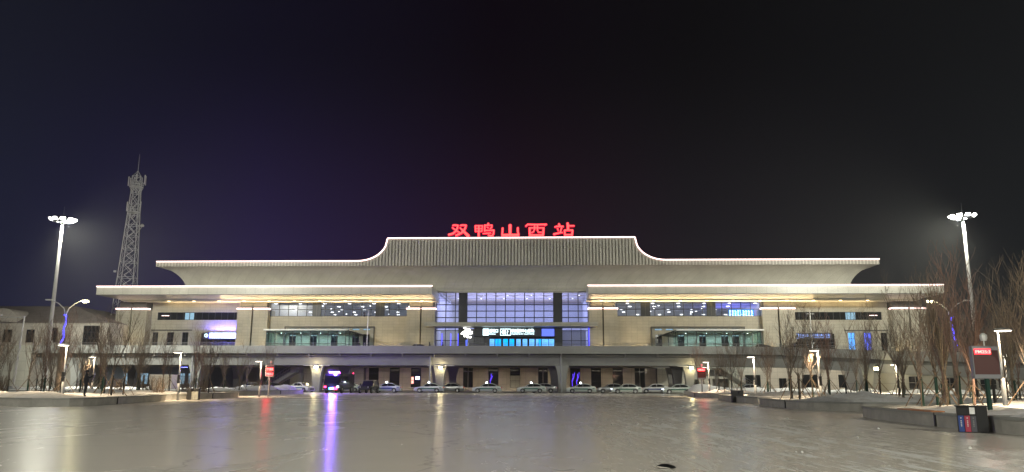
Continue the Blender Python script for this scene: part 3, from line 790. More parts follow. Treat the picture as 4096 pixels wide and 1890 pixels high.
# ------------------------------------------------------------ ground
def ice():
    m,nt,b=base_nodes('plaza_ice'); N=nt.nodes.new; L=nt.links.new
    tc=N('ShaderNodeTexCoord')
    def noise(scale,det=5,rough=.6,stretch=(1,1,1),dist=0,rot=0):
        mp=N('ShaderNodeMapping'); mp.inputs['Scale'].default_value=stretch; mp.inputs['Rotation'].default_value=(0,0,rot); L(tc.outputs['Object'],mp.inputs[0])
        n=N('ShaderNodeTexNoise'); n.inputs['Scale'].default_value=scale; n.inputs['Detail'].default_value=det; n.inputs['Roughness'].default_value=rough; n.inputs['Distortion'].default_value=dist
        L(mp.outputs[0],n.inputs['Vector']); return n.outputs['Fac']
    def rng(x,a,c,d,e):
        r=N('ShaderNodeMapRange'); r.inputs[1].default_value=a; r.inputs[2].default_value=c; r.inputs[3].default_value=d; r.inputs[4].default_value=e; L(x,r.inputs[0]); return r.outputs[0]
    def mth(op,a,c):
        q=N('ShaderNodeMath'); q.operation=op
        for i,v in enumerate((a,c)):
            if isinstance(v,(int,float)): q.inputs[i].default_value=v
            else: L(v,q.inputs[i])
        return q.outputs[0]
    # ice tone: large cloudy patches
    big=rng(noise(.06,5,.6,(1,.5,1)),.35,.65,0,1)
    # scuffed snowy streaks that lie along a wandering band (tyre and foot tracks)
    sx=N('ShaderNodeSeparateXYZ'); L(tc.outputs['Object'],sx.inputs[0])
    # band centre x = 4 + (y)*... ; distance from line between (9,20) and (16,110)
    wob=rng(noise(.05,3,.5),.3,.7,-1.6,1.6)
    cx=mth('ADD',mth('MULTIPLY',sx.outputs['Y'],.02),7.2)
    dist=mth('DIVIDE',mth('ABSOLUTE',mth('SUBTRACT',mth('ADD',sx.outputs['X'],wob),cx),0),mth('ADD',1.0,mth('DIVIDE',7,mth('MAXIMUM',sx.outputs['Y'],8))))
    band=rng(dist,.9,4.0,1,0)
    st1=rng(noise(1.3,7,.75,(1,.16,1),.8,.06),.53,.585,0,1)
    st2=rng(noise(2.4,6,.75,(1.4,.3,1),.8,-.35),.55,.61,0,1)
    scuff=mth('MULTIPLY',mth('MAXIMUM',st1,mth('MULTIPLY',st2,.8)),band)
    gen=mth('MULTIPLY',rng(noise(.22,7,.7,(1,.35,1),1.5,.2),.58,.72,0,1),.16)
    scuff=mth('MINIMUM',mth('ADD',scuff,gen),1)
    # hairline cracks
    vo=N('ShaderNodeTexVoronoi'); vo.feature='DISTANCE_TO_EDGE'; vo.inputs['Scale'].default_value=.12
    mpv=N('ShaderNodeMapping'); L(tc.outputs['Object'],mpv.inputs[0]); 
    nz=N('ShaderNodeTexNoise'); nz.inputs['Scale'].default_value=.5; nz.inputs['Detail'].default_value=4; L(tc.outputs['Object'],nz.inputs['Vector'])
    va=N('ShaderNodeVectorMath'); va.operation='MULTIPLY_ADD'; L(nz.outputs['Color'],va.inputs[0]); va.inputs[1].default_value=(2.5,2.5,0); L(mpv.outputs[0],va.inputs[2]); L(va.outputs[0],vo.inputs['Vector'])
    crack=rng(vo.outputs['Distance'],.0,.006,1,0)
    c1=N('ShaderNodeMix'); c1.data_type='RGBA'; c1.inputs['A'].default_value=(.66,.625,.55,1); c1.inputs['B'].default_value=(.74,.70,.62,1); L(big,c1.inputs['Factor'])
    c2=N('ShaderNodeMix'); c2.data_type='RGBA'; L(c1.outputs['Result'],c2.inputs['A']); c2.inputs['B'].default_value=(.97,.97,.95,1); L(mth('MULTIPLY',scuff,.9),c2.inputs['Factor'])
    c3=N('ShaderNodeMix'); c3.data_type='RGBA'; L(c2.outputs['Result'],c3.inputs['A']); c3.inputs['B'].default_value=(.25,.23,.20,1); L(mth('MULTIPLY',crack,.5),c3.inputs['Factor'])
    L(c3.outputs['Result'],b.inputs['Base Color'])
    ro=mth('ADD',rng(noise(.15,5,.6,(1,.6,1)),.3,.7,.22,.30),mth('MULTIPLY',scuff,.75)); L(ro,b.inputs['Roughness'])
    b.inputs['IOR'].default_value=1.25
    bp=N('ShaderNodeBump'); bp.inputs['Strength'].default_value=.10; bp.inputs['Distance'].default_value=.04
    L(mth('ADD',noise(.7,3,.5,(.35,1,1)),mth('MULTIPLY',noise(4,2,.5),.12)),bp.inputs['Height'])
    bp2=N('ShaderNodeBump'); bp2.inputs['Strength'].default_value=.25; bp2.inputs['Distance'].default_value=.02; L(scuff,bp2.inputs['Height']); L(bp.outputs[0],bp2.inputs['Normal'])
    L(bp2.outputs[0],b.inputs['Normal']); M['plaza_ice']=m
ice()
def snowmat():
    m,nt,b=base_nodes('snow'); N=nt.nodes.new; L=nt.links.new
    tc=N('ShaderNodeTexCoord'); n=N('ShaderNodeTexNoise'); n.inputs['Scale'].default_value=.8; n.inputs['Detail'].default_value=8; n.inputs['Roughness'].default_value=.7; L(tc.outputs['Object'],n.inputs['Vector'])
    cr=N('ShaderNodeValToRGB'); cr.color_ramp.elements[0].position=.34; cr.color_ramp.elements[0].color=(.70,.68,.64,1); cr.color_ramp.elements[1].position=.52; cr.color_ramp.elements[1].color=(.90,.90,.89,1)
    L(n.outputs['Fac'],cr.inputs[0]); L(cr.outputs[0],b.inputs['Base Color']); b.inputs['Roughness'].default_value=.85
    n2=N('ShaderNodeTexNoise'); n2.inputs['Scale'].default_value=5; n2.inputs['Detail'].default_value=6; L(tc.outputs['Object'],n2.inputs['Vector'])
    bp=N('ShaderNodeBump'); bp.inputs['Strength'].default_value=.4; bp.inputs['Distance'].default_value=.08; L(n2.outputs['Fac'],bp.inputs['Height']); L(bp.outputs[0],b.inputs['Normal']); M['snow']=m
snowmat()
mat('asphalt',(.11,.105,.098),.45,0,.3,.4,.2,8)
mat('paving',(.42,.37,.30),.6,0,.15,.5)
tag(MB().quad((-900,-300,-.02),(900,-300,-.02),(900,1200,-.02),(-900,1200,-.02)).build('ground','snow_dirty'),kind='structure')
tag(MB().quad((-140,-80,0),(140,-80,0),(140,117,0),(-140,117,0)).build('plaza','plaza_ice'),kind='structure')
tag(MB().quad((-90,117.02,-.006),(90,117.02,-.006),(90,140,-.006),(-90,140,-.006)).build('road','asphalt'),kind='structure')
tag(MB().box(-90,60,136,158,-.02,.14).build('pavement','paving'),kind='structure')
# ------------------------------------------------------------ planters
def inside(p,poly):
    x,y=p; c=False; n=len(poly)
    for i in range(n):
        x0,y0=poly[i]; x1,y1=poly[(i+1)%n]
        if (y0>y)!=(y1>y) and x<(x1-x0)*(y-y0)/(y1-y0)+x0: c=not c
    return c
def inset(poly,d):
    n=len(poly); out=[]
    for i in range(n):
        a=Vector(poly[i-1]); b=Vector(poly[i]); c=Vector(poly[(i+1)%n])
        n1=(b-a).normalized(); n2=(c-b).normalized(); p1=Vector((-n1.y,n1.x)); p2=Vector((-n2.y,n2.x)); t=(p1+p2)
        t=t/max(.4,(1+p1.dot(p2)))
        out.append(tuple(b+t*d))
    return out
from mathutils import noise as NZ
def dist_edge(p,poly):
    best=1e9; P=Vector(p)
    for i in range(len(poly)):
        a=Vector(poly[i]); b=Vector(poly[(i+1)%len(poly)]); ab=b-a; t=max(0,min(1,(P-a).dot(ab)/max(ab.length_squared,1e-9))); best=min(best,(P-(a+ab*t)).length)
    return best
def smooth_poly(poly,it=2,closed=True):
    for _ in range(it):
        out=[]; n=len(poly)
        for i in range(n):
            a=Vector(poly[i]); b=Vector(poly[(i+1)%n]); out.append(tuple(a.lerp(b,.25))); out.append(tuple(a.lerp(b,.75)))
        poly=out
    return poly
GROUP_P='raised snow-filled planters round the plaza'
def planter(poly,label,mounds=(),benches=(),joints=(),cell=.6,h=.52,sm=1):
    # poly counter-clockwise
    ar=sum(poly[i][0]*poly[(i+1)%len(poly)][1]-poly[(i+1)%len(poly)][0]*poly[i][1] for i in range(len(poly)))
    if ar<0: poly=poly[::-1]
    poly=smooth_poly(poly,sm)
    cx=sum(p[0] for p in poly)/len(poly); cy=sum(p[1] for p in poly)/len(poly)
    pt=empty('planter',(cx,cy,0),0,label=label,cat='planter',group=GROUP_P)
    loc=[(x-cx,y-cy) for x,y in poly]; inn=inset(loc,.35); cap=inset(loc,-.05); ci=inset(loc,.4)
    m=MB(); n=len(loc)
    def ringq(o,i_,z0,z1,bot=False):
        for k in range(n):
            j=(k+1)%n
            m.quad((*o[k],z0),(*o[j],z0),(*o[j],z1),(*o[k],z1)); m.quad((*i_[j],z0),(*i_[k],z0),(*i_[k],z1),(*i_[j],z1))
            m.quad((*o[k],z1),(*o[j],z1),(*i_[j],z1),(*i_[k],z1))
            if bot: m.quad((*o[k],z0),(*i_[k],z0),(*i_[j],z0),(*o[j],z0))
    ringq(loc,inn,-.01,h-.09)
    wl=m.build('curb_wall','curb',pt)
    m=MB(); ringq(cap,ci,h-.088,h,True); m.build('coping','concrete',pt)
    for (x,y) in joints:
        best=min(range(n),key=lambda k:(Vector(loc[k])-Vector((x-cx,y-cy))).length); a=Vector(loc[best]); b=Vector(loc[(best+1)%n]); d=(b-a).normalized(); nn=Vector((d.y,-d.x))
        p=a+nn*.06; mm=MB(); mm.prism_z([tuple(p-d*.05),tuple(p+d*.05),tuple(p+d*.05-nn*.3),tuple(p-d*.05-nn*.3)],0,h+.004); mm.build('joint','black_paint',pt)
    for (x0,y0,x1,y1) in benches:
        a=Vector((x0-cx,y0-cy)); b=Vector((x1-cx,y1-cy)); d=(b-a).normalized(); nn=Vector((d.y,-d.x))
        # keep to the outer edge
        mm=MB(); mm.prism_z([tuple(a+nn*.12),tuple(b+nn*.12),tuple(b-nn*.4),tuple(a-nn*.4)],h+.004,h+.05); mm.build('wood_seat','wood_top',pt)
    # snow
    xs=[p[0] for p in loc]; ys=[p[1] for p in loc]
    m=MB(); nx=int((max(xs)-min(xs))/cell)+2; ny=int((max(ys)-min(ys))/cell)+2
    idx={}
    def hz(x,y):
        d=dist_edge((x,y),loc)
        e=min(1,max(0,(d-.3)/1.2)); z=h-.1+e*(.06+.16*NZ.noise(Vector((x*.5+cx,y*.5+cy,0)))+.10*NZ.noise(Vector((x*1.9,y*1.9+cy,3))))
        for mx_,my_,mr,mh in mounds:
            q=((x+cx-mx_)**2+(y+cy-my_)**2)/mr**2
            z+=mh*math.exp(-q*1.5)*min(1,max(0,(d-.2)/.5))*(1+.35*NZ.noise(Vector((x*1.7,y*1.7,7))))
        return z
    for i in range(nx):
        for j in range(ny):
            x=min(xs)+(i+.5)*cell; y=min(ys)+(j+.5)*cell
            if inside((x,y),loc) and dist_edge((x,y),loc)>.12:
                for di,dj in ((0,0),(1,0),(1,1),(0,1)):
                    key=(i+di,j+dj)
                    if key not in idx:
                        X=min(xs)+key[0]*cell; Y=min(ys)+key[1]*cell
                        if not inside((X,Y),loc) or dist_edge((X,Y),loc)<.1:
                            # pull to polygon interior
                            X+= (x-X)*.5; Y+=(y-Y)*.5
                        idx[key]=len(m.v); m.v.append((X,Y,hz(X,Y)))
                m.face([idx[(i,j)],idx[(i+1,j)],idx[(i+1,j+1)],idx[(i,j+1)]])
    o=m.build('snow_fill','snow',pt,smooth=True)
    return pt
planter([(-75,56),(-50,54),(-36,52),(-31,49.3),(-28.4,49.2),(-27.5,50.8),(-27.8,56),(-28.4,65),(-31,66.2),(-75,66.5)],'long grey planter nearest on the left, with the standing man on it',
        mounds=[(-35,52.5,4.0,.25),(-31.5,51.8,3,.3),(-39,55,4,.25),(-33,60,3,.2)],benches=[],joints=[(-27.7,54.8),(-35.5,51.8)])
planter([(-75,68),(-45,68),(-30,67.2),(-28.6,70),(-28.3,75),(-28.0,81.5),(-31,83),(-75,83)],'violet-tinted left planter behind the small black bin',
        mounds=[(-33,70,3,.3),(-40,74,4,.35)],joints=[(-28.3,74.5)])
planter([(-75,91),(-46,91),(-31.6,91.6),(-30,97),(-28.2,106),(-30,109),(-75,110)],'farthest left planter, by the dark van, with pinkish piled snow',
        mounds=[(-31.5,99,3,.6),(-30.5,104,2.5,.7),(-35,95,4,.3)],joints=[(-29.2,101)],sm=1)
planter([(25,113),(24,106),(20.8,90),(21.4,84.5),(23,83.2),(70,84),(70,113)],'farthest right planter beside the queue of taxis',
        mounds=[(26,107,3.4,.9),(30,104,4,.4),(25,90,3,.35)],joints=[(20.9,89)],sm=1)
planter([(19.8,75.5),(19.1,68),(19.0,61.6),(21,61),(70,62),(70,76),(22,76.4)],'middle right planter behind the small two-slot bin',
        mounds=[(23.5,65.5,3,.4),(30,68,4,.3)],joints=[(19.1,67)])
planter([(18.7,60),(17.9,52),(18.1,47.8),(19.3,45.8),(21.6,45.4),(70,47),(70,60.6),(22,60.8)],'curved right planter with a heap of snow under the lamp',
        mounds=[(21,49.5,3,.35),(22.5,48,2.5,.4),(28,53,4,.3)],benches=[],joints=[(17.9,51)],cell=.5)
planter([(16.95,38.2),(16.35,31),(15.95,26.6),(17,26.35),(60,26.35),(60,44),(30,43.5),(18.5,39.2)],'near right planter with wooden seat top beside the recycling bin',
        mounds=[(20,33,3,.2),(18.5,28.5,2,.2),(26,38,4,.25)],benches=[(16.62,33.3,16.38,30.2)],joints=[(16.35,30.6)],cell=.4)
planter([(16.12,27.1),(16.4,22),(17,19.5),(18,18.5),(60,18.5),(60,27.2),(17,27.2)],'nearest planter at the right picture edge with loose snow',
        mounds=[(18.2,24.2,2.5,.5),(22,22,3,.3)],cell=.4,h=.535)
sn=MB()
# ploughed snow along the far road edges
def bank(pts,w,h,name):
    m=MB(); 
    for k in range(len(pts)-1):
        pass
    P=[]; 
    for k in range(len(pts)-1):
        a=Vector(pts[k]); b=Vector(pts[k+1]); n=max(2,int((b-a).length/.6))
        for i in range(n): P.append(a.lerp(b,i/n))
    P.append(Vector(pts[-1])); K=9
    for i,p in enumerate(P):
        d=(P[min(i+1,len(P)-1)]-P[max(i-1,0)]).normalized(); nn=Vector((-d.y,d.x))
        for j in range(K):
            t=j/(K-1)*2-1; q=p+nn*t*w; z=h*(1-t*t)*(1+.6*NZ.noise(Vector((q.x*.6,q.y*.6,1)))+.3*NZ.noise(Vector((q.x*2,q.y*2,4)))) if abs(t)<1 else -.03
            m.v.append((q.x,q.y,z))
    for i in range(len(P)-1):
        for j in range(K-1): m.face([i*K+j,i*K+j+1,(i+1)*K+j+1,(i+1)*K+j])
    return tag(m.build(name,'snow',smooth=True),kind='stuff')
a=bank([(-75,113),(-50,114),(-33,113)],1.6,.7,'snow_bank'); tag(a,'low ploughed snow bank behind the left trees','snow bank')
a=bank([(30,116),(50,101),(70,88)],1.6,.8,'snow_bank'); tag(a,'low ploughed snow bank in front of the right ramp','snow bank')

# ------------------------------------------------------------ masts
def mast(x,y,h,label,lit=76000,rz=0,real=True):
    o=empty('light_mast',(x,y,0),rz,label=label,cat='floodlight mast',group='tall floodlight masts')
    MB().tube([(0,0,0),(0,0,h*.45),(0,0,h-.3)],[.34,.26,.16],14).build('pole','mast_paint',o,smooth=True)
    MB().lathe([(.55,0),(.55,.12),(.36,.5)],k=14).build('base','grey_paint',o)
    m=MB()
    rr=1.45
    for i in range(16):
        t0=2*math.pi*i/16; t1=2*math.pi*(i+1)/16; m.tube([(rr*math.cos(t0),rr*math.sin(t0),h),(rr*math.cos(t1),rr*math.sin(t1),h)],.05,5,False)
    for i in range(4): t=math.pi/2*i; m.bar((0,0,h-.3),(rr*math.cos(t),rr*math.sin(t),h),.07)
    m.tube([(0,0,h-.4),(0,0,h+1.9)],[.05,.015],5)
    m.build('head_ring','grey_paint',o)
    for i in range(10):
        t=2*math.pi*i/10+.2; c,s_=math.cos(t),math.sin(t)
        hd=MB(); f=MB()
        ctr=Vector((rr*1.1*c,rr*1.1*s_,h-.12)); out=Vector((c,s_,0)); side=Vector((-s_,c,0)); tilt=R(38)
        nrm=(out*math.sin(tilt)+Vector((0,0,-math.cos(tilt)))).normalized(); up=side.cross(nrm)
        def P(a,b_,d): return tuple(ctr+side*a+up*b_+nrm*d)
        q=[P(-.34,-.28,0),P(.34,-.28,0),P(.34,.28,0),P(-.34,.28,0),P(-.24,-.2,-.22),P(.24,-.2,-.22),P(.24,.2,-.22),P(-.24,.2,-.22)]
        hd.v+=q
        for ff in ((0,1,2,3),(4,7,6,5),(0,4,5,1),(1,5,6,2),(2,6,7,3),(3,7,4,0)): hd.face(list(ff))
        k=hd.build('floodlight','grey_paint',o)
        f.quad(P(-.31,-.25,.01),P(.31,-.25,.01),P(.31,.25,.01),P(-.31,.25,.01)); f.build('lens','flood',k)
    if y>50:
        a=light('mast_light','SPOT',(x,y,h-.9),lit,(1,.985,.84),.9,None,None,spot=R(150),blend=.5); aim(a,(x*.6,155,9)); a.parent=o; a.matrix_parent_inverse=o.matrix_world.inverted() if False else Matrix.Translation((-x,-y,0))
        a=light('mast_light','SPOT',(x,y,h-.9),lit*.34,(1,.985,.82),.9,None,None,spot=R(98),blend=1); aim(a,(x*.6,y-12,0)); a.parent=o; a.matrix_parent_inverse=Matrix.Translation((-x,-y,0))
    else: light('mast_light','POINT',(0,0,h-.9),lit,(1,.985,.84),.9,None,o)
    return o
mast(-64.6,107,24.4,'tall lit floodlight mast at left, near the lattice tower')
mast(64.6,106.5,25.3,'tall lit floodlight mast at right, behind the red display board')
mast(-42,-22,24.4,'tall floodlight mast behind the viewer on the left',92000)
mast(42,-24,24.4,'tall floodlight mast behind the viewer on the right',92000)
for o in list(COL.objects):
    if o.name.startswith('mast_light'): pass
# ------------------------------------------------------------ plaza lamps
def plaza_lamp(loc,h,label,rz,power=1600,first=[None]):
    if first[0] is None:
        o=empty('plaza_lamp',loc,rz,label=label,cat='lamp post',group='disc-topped plaza lamps')
        MB().tube([(0,0,0),(0,0,2.5),(0,0,4.35)],[.085,.085,.06],10).build('pole','steel',o,smooth=True)
        MB().tube([(0,0,0),(0,0,2.2)],.105,10).build('pole_sleeve','grey_paint',o,smooth=True)
        MB().box(-.11,.11,-.14,-.09,1.75,2.45).build('speaker_box','black_paint',o)
        MB().lathe([(.40,4.36),(.42,4.40),(.40,4.45),(.12,4.50)],(-.28,0),18,1.0,1.0).build('lamp_head','steel',o)
        MB().lathe([(.33,4.34),(.34,4.356)],(-.28,0),18).build('diffuser','lamp_disc',o)
        l=light('lamp_light','SPOT',(-.28,0,4.3),power*1.6,(1,.76,.48),.22,(0,0,0),o,spot=R(146),blend=.6)
        first[0]=o; return o
    return copy_tree(first[0],None,loc,rz,label)
Lm=[((-32.4,56.0,.4),0,'warm disc lamp on the left planter, in front of the tree row'),
((-43.6,80.6,.3),0,'small far disc lamp behind the man on the left'),
((-28.6,66.6,.3),0,'disc lamp behind the small black bin'),
((-27.2,83.8,.0),0,'disc lamp beside the left red display board'),
((23.6,92.4,.3),0,'disc lamp just right of the small red display'),
((23.1,73.4,.3),0,'disc lamp second in the right row, above the small bin'),
((23.2,58.2,.3),0,'disc lamp in the middle of the right tree row'),
((44.4,89,.0),0,'far disc lamp low among the dense right trees'),
((22.6,35.6,.3),3.14,'nearest disc lamp, right of the large display board'),
((41.6,65,.2),3.14,'dim disc lamp at the right edge behind bare trees')]
for p,rz,lb in Lm: plaza_lamp((p[0],p[1],p[2]-.62),4.5,lb,rz)
# twin-arm street lamps
def street(loc,label,glow,rz=0,col=(1,.9,.45)):
    o=empty('street_lamp',loc,rz,label=label,cat='street lamp',group='twin-arm street lamps with blue light ropes')
    MB().tube([(0,0,0),(0,0,4),(0,0,9.0)],[.16,.13,.09],10).build('pole','grey_paint',o,smooth=True)
    MB().tube([(0,0,.0),(0,0,6.3)],[.30,.22],9).build('trunk_cover','bark',o,smooth=True)
    for s in (-1,1):
        m=MB(); m.tube([(0,0,8.4),(s*.25,0,9.2),(s*.9,0,9.75),(s*1.75,0,10.1)],[.06,.055,.05,.04],7); m.build('arm','white_steel',o,smooth=True)
        m=MB(); m.box(min(s*1.6,s*2.3),max(s*1.6,s*2.3),-.16,.16,10.05,10.18); hd=m.build('lamp_head','white_steel',o,bevel=.03)
        if s in glow:
            MB().box(min(s*1.7,s*2.2),max(s*1.7,s*2.2),-.13,.13,9.86,10.04).build('lens','street_glow',hd)
            light('lamp_light','POINT',(s*1.95,0,9.7),150,col,.2,None,o)
    m=MB(); m.tube([(-.05,-.3,5.5),(.28,-.33,6.1),(.1,-.3,7.0),(.32,-.3,7.7),(.25,-.3,8.4),(.0,-.3,8.5)] if loc[0]<0 else [(.3,-.3,8.4),(-.1,-.3,8.3),(.0,-.3,7.2),(.1,-.3,6.0),(.25,-.3,5.3)],.07,6); m.build('light_rope','blue_rope',o)
    return o
street((-47.6,81.3,0),'twin-arm street lamp at left with only its right head lit',(1,))
street((45.3,78.7,0),'twin-arm street lamp at right rising behind bare trees',(-1,))
# ------------------------------------------------------------ lattice tower
T=empty('telecom_tower',(-86.6,170,0),R(12),label='tall grey lattice telecom tower behind the left wing',cat='tower')
def hw(z): return 3.1-(3.1-1.0)*min(1,z/44)
m=MB(); lv=[0,5,9.5,13.5,17.5,21,24.5,28,31,34,36.5,39,41.5,44,46,48]
cor=[(-1,-1),(1,-1),(1,1),(-1,1)]
for (cx,cy) in cor:
    m.tube([(cx*hw(z),cy*hw(z),z) for z in lv],.10,6)
m.build('leg_frame','white_steel',T)
m=MB()
for i in range(len(lv)-1):
    z0,z1=lv[i],lv[i+1]; zm=(z0+z1)/2
    for k in range(4):
        a,c=cor[k],cor[(k+1)%4]
        A0=Vector((a[0]*hw(z0),a[1]*hw(z0),z0)); A1=Vector((a[0]*hw(z1),a[1]*hw(z1),z1)); C0=Vector((c[0]*hw(z0),c[1]*hw(z0),z0)); C1=Vector((c[0]*hw(z1),c[1]*hw(z1),z1))
        m.bar(A0,C1,.06); m.bar(C0,A1,.06); m.bar(A1,C1,.08); 
m.build('bracing','white_steel',T)
m=MB()
for i in range(40):
    z=2+i*1.1; w=hw(z)*.45; s=1 if i%2 else -1
    m.bar((-s*w,-w*.3,z),(s*w,-w*.3,z+1.1),.12)
m.build('ladder_stairs','white_steel',T)
for z,w in ((39.5,1.5),(45.5,1.65)):
    m=MB(); m.prism_z([(w*math.cos(i*math.pi/4+.39),w*math.sin(i*math.pi/4+.39)) for i in range(8)],z,z+.12)
    for i in range(8):
        a=i*math.pi/4+.39; b_=a+math.pi/4
        for dz in (.6,1.15): m.bar((w*math.cos(a),w*math.sin(a),z+dz),(w*math.cos(b_),w*math.sin(b_),z+dz),.06)
        m.bar((w*math.cos(a),w*math.sin(a),z),(w*math.cos(a),w*math.sin(a),z+1.2),.06)
        m.bar((w*math.cos(a),w*math.sin(a),z),(1.0*math.cos(a),1.0*math.sin(a),z-1.3),.08)
    m.build('platform','white_steel',T)
m=MB()
for x,y,z in ((-2.3,-.5,45.6),(-2.2,.8,45.6),(2.4,-.4,46.2),(2.3,.9,46.2),(-1.9,-.8,39.6),(2.0,-.8,39.8),(.4,-2.1,46)):
    x*=.84; MB().box(x-.13,x+.13,y-.1,y+.1,z,z+2.2).build('antenna_panel','mast_paint',T)
pass
T.scale=(.86,.86,1)
m=MB(); m.tube([(0,0,47.6),(0,0,50),(0,0,53.4)],[.08,.05,.02],6); 
for c in cor: m.bar((c[0]*.9,c[1]*.9,48),(0,0,49.4),.06)
m.build('lightning_rod','white_steel',T)
m=MB(); m.lathe([(.5,36.2),(.5,36.5),(.2,36.8)],(2.5,-.6),12); m.bar((1.3,-.6,34.5),(2.5,-.6,36.2),.1); m.bar((1.0,-.6,36.5),(2.5,-.6,36.4),.08); m.lathe([(.35,25.5),(.35,25.9)],(-2.9,-1),10); m.build('dish','mast_paint',T)
# ------------------------------------------------------------ annex building at left
AX=empty('annex_building',(-79,150,0),0,label='beige two-storey building with brown pitched roof behind the left deck',cat='building')
wall_x=-60
m=MB(); m.box(-60,0,0,22,0,12.9); m.build('wall','annex_wall',AX)
m=MB(); m.quad((-60,-.4,13.0),(.0,-.4,12.9),(-12,9,16.9),(-60,9,16.9)); m.quad((.0,-.4,12.9),(0,22,12.9),(-12,22,16.9),(-12,9,16.9)); m.quad((-60,-.4,12.9),(0,-.4,12.75),(0,-.4,12.9),(-60,-.4,13.0)); rf=m.build('roof','roof_brown',AX)
m=MB(); m.prism_y([(-24,12.9)]+[(-21+3*math.cos(t),13.4+2.2*math.sin(t)) for t in [math.pi*(1-i/8) for i in range(9)]]+[(-18,12.9)],-.6,6); m.build('gable','annex_wall',AX)
for x0,x1,z0,z1,cn,rn in ((-16,-14.6,9.0,11.4,2,1),(-11.6,-10.0,9.0,11.8,2,2),(-4.9,-1.9,8.6,12.2,4,3),(-20.5,-19,9,11.4,2,1)):
    window(x0,x1,z0,z1,-.1,cn,rn,'dark_glass',.1,parent=AX)
ac=empty('air_conditioner',(-90.2,149.5,8.4),0,label='white outdoor air conditioner unit on the annex wall',cat='air conditioner')
MB().box(-.5,.5,0,.4,0,.9).build('case','white_steel',ac,bevel=.03); MB().lathe([(.3,0),(.3,.03)],k=14).build('fan','dark_stone',ac).matrix_local=Matrix.Translation((0,-.01,.45))@Matrix.Rotation(R(90),4,'X')
# gantry pole far left, camera poles on the deck
gp=empty('camera_gantry',(-75.2,112,0),0,label='white L-shaped traffic camera gantry at the far left edge',cat='gantry')
MB().tube([(3.2,0,0),(3.6,0,10.9)],[.16,.11],8).build('post','mast_paint',gp); MB().tube([(3.6,0,10.7),(-4,0,10.9)],[.1,.07],8).build('arm','mast_paint',gp); MB().box(-.1,.3,-.5,.1,10.95,11.2).build('camera','mast_paint',gp)
for x,s,lb in ((-22.9,-1,'slim camera pole on the deck left of the centre hall'),(50.2,1,'slim camera pole on the deck near the right pier')):
    o=st_empty('camera_pole',x,-28,6.5,label=lb,cat='camera pole',group='camera poles on the deck')
    MB().tube([(0,0,0),(0,0,3),(0,0,7)],[.1,.08,.06],8).build('pole','white_steel',o)
    m=MB(); m.tube([(-.7,0,6.3),(.7,0,6.3)],.04,6); m.build('crossarm','white_steel',o); m=MB()
    m.box(-.75,-.45,-.3,.1,6.35,6.6); m.lathe([(.05,5.8),(.16,5.9),(.16,6.15),(.08,6.28)],(-.6,-.1),10); m.build('camera','black_paint',o)
# ------------------------------------------------------------ display boards
def board(loc,w,h,z0,label,rows,rz=0,full=False):
    o=empty('display_board',loc,rz,label=label,cat='display board',group='red LED display boards')
    MB().tube([(0,.1,0),(0,.1,z0)],.09,8).build('post','wrap_green' if w>1.055 else 'grey_paint',o)
    MB().box(-w/2,w/2,0,.2,z0,z0+h).build('case','board_case',o,bevel=.03)
    MB().box(-w/2+.05,w/2-.045,-.014,-.002,z0+.17,z0+h-.17).build('screen','board_face',o)
    m=MB(); m.lathe([(.10,z0+h+.2),(.13,z0+h+.3),(.13,z0+h+.42),(.05,z0+h+.5)],(.05,.1),10); m.bar((.05,.1,z0+h),(.05,.1,z0+h+.22),.04); m.build('sensor','white_steel',o)
    for tx,zz,hh,ww in rows:
        t=text_mesh('lettering',tx,hh,'led_red_core',o,(-w/2+.12,-.022,zz),wmax=ww)
        MB().box(-w/2+.09,-w/2+.15+ww,-.0185,-.0145,zz-.04,zz+hh+.04).build('red_glow','led_red',o)
    return o
board((18.5,30.0,.4),1.06,1.27,1.40,'large grey display board with red text PM25:3, right of picture',[('PM25:3',1.40+.98,.13,.58)])
b1=board((-26.4,84.3,.0),.95,1.3,2.1,'left display board with two bright red text rows',[('空气质量',2.1+.72,.22,.7),('PM25:3',2.1+.22,.22,.7)]); 
light('board_red','POINT',(0,-.8,2.6),70,(1,.03,.05),.3,None,b1)
b2=board((22.6,91.8,.4),1.05,1.35,1.65,'small display board with one red row, beside the right-hand taxis',[('PM25:3',1.65+1.0,.2,.75)])
light('board_red','POINT',(0,-.7,3.0),40,(1,.03,.05),.3,None,b2)
# ------------------------------------------------------------ bins
def bin2(loc,rz,label,big=False):
    o=empty('recycling_bin',loc,rz,label=label,cat='bin',group='black recycling bins')
    if big:
        w,h=1.0,.98
        m=MB(); m.box(-.5,.42,.02,.5,0,.62); m.box(-.5,.5,.06,.5,.62,.92); m.box(-.55,.52,-.02,.52,.92,.96); m.box(.12,.5,.0,.5,0,.92); m.build('body','bin_black',o,bevel=.012)
        for i,(c,x) in enumerate((('bin_blue',-.48),('bin_red',-.27),('bin_grey',-.07))):
            p=MB().box(x,x+.185,-.02,.018,.03,.60).build('front_panel',c,o)
            m=MB(); m.box(x+.07,x+.11,-.03,-.021,.50,.54)
            for k in range(4): m.box(x+.07,x+.11,-.03,-.021,.40-k*.06,.435-k*.06)
            m.build('lettering','white_paint' if i<2 else 'concrete',p)
        MB().box(-.08,.1,.03,.058,.66,.90).build('snow_dust','snow',o)
    else:
        m=MB(); m.box(-.5,-.12,-.05,.4,0,1.0); m.box(.0,.5,.0,.4,.75,1.0); m.box(-.12,.5,.05,.4,0,.75); m.box(-.56,-.5,-.02,.36,.1,.45); m.build('body','bin_black',o,bevel=.01)
        MB().box(-.1,.18,-.0,.045,.03,.72).build('front_panel','panel_white',o); MB().box(.2,.46,-.0,.045,.03,.72).build('front_panel','panel_white',o)
    return o
bin2((-27.9,68.0,0),0,'black bin with pale violet-lit front on the left plaza edge')
bin2((19.2,66.3,0),R(185),'black bin seen from behind by the middle right planter')
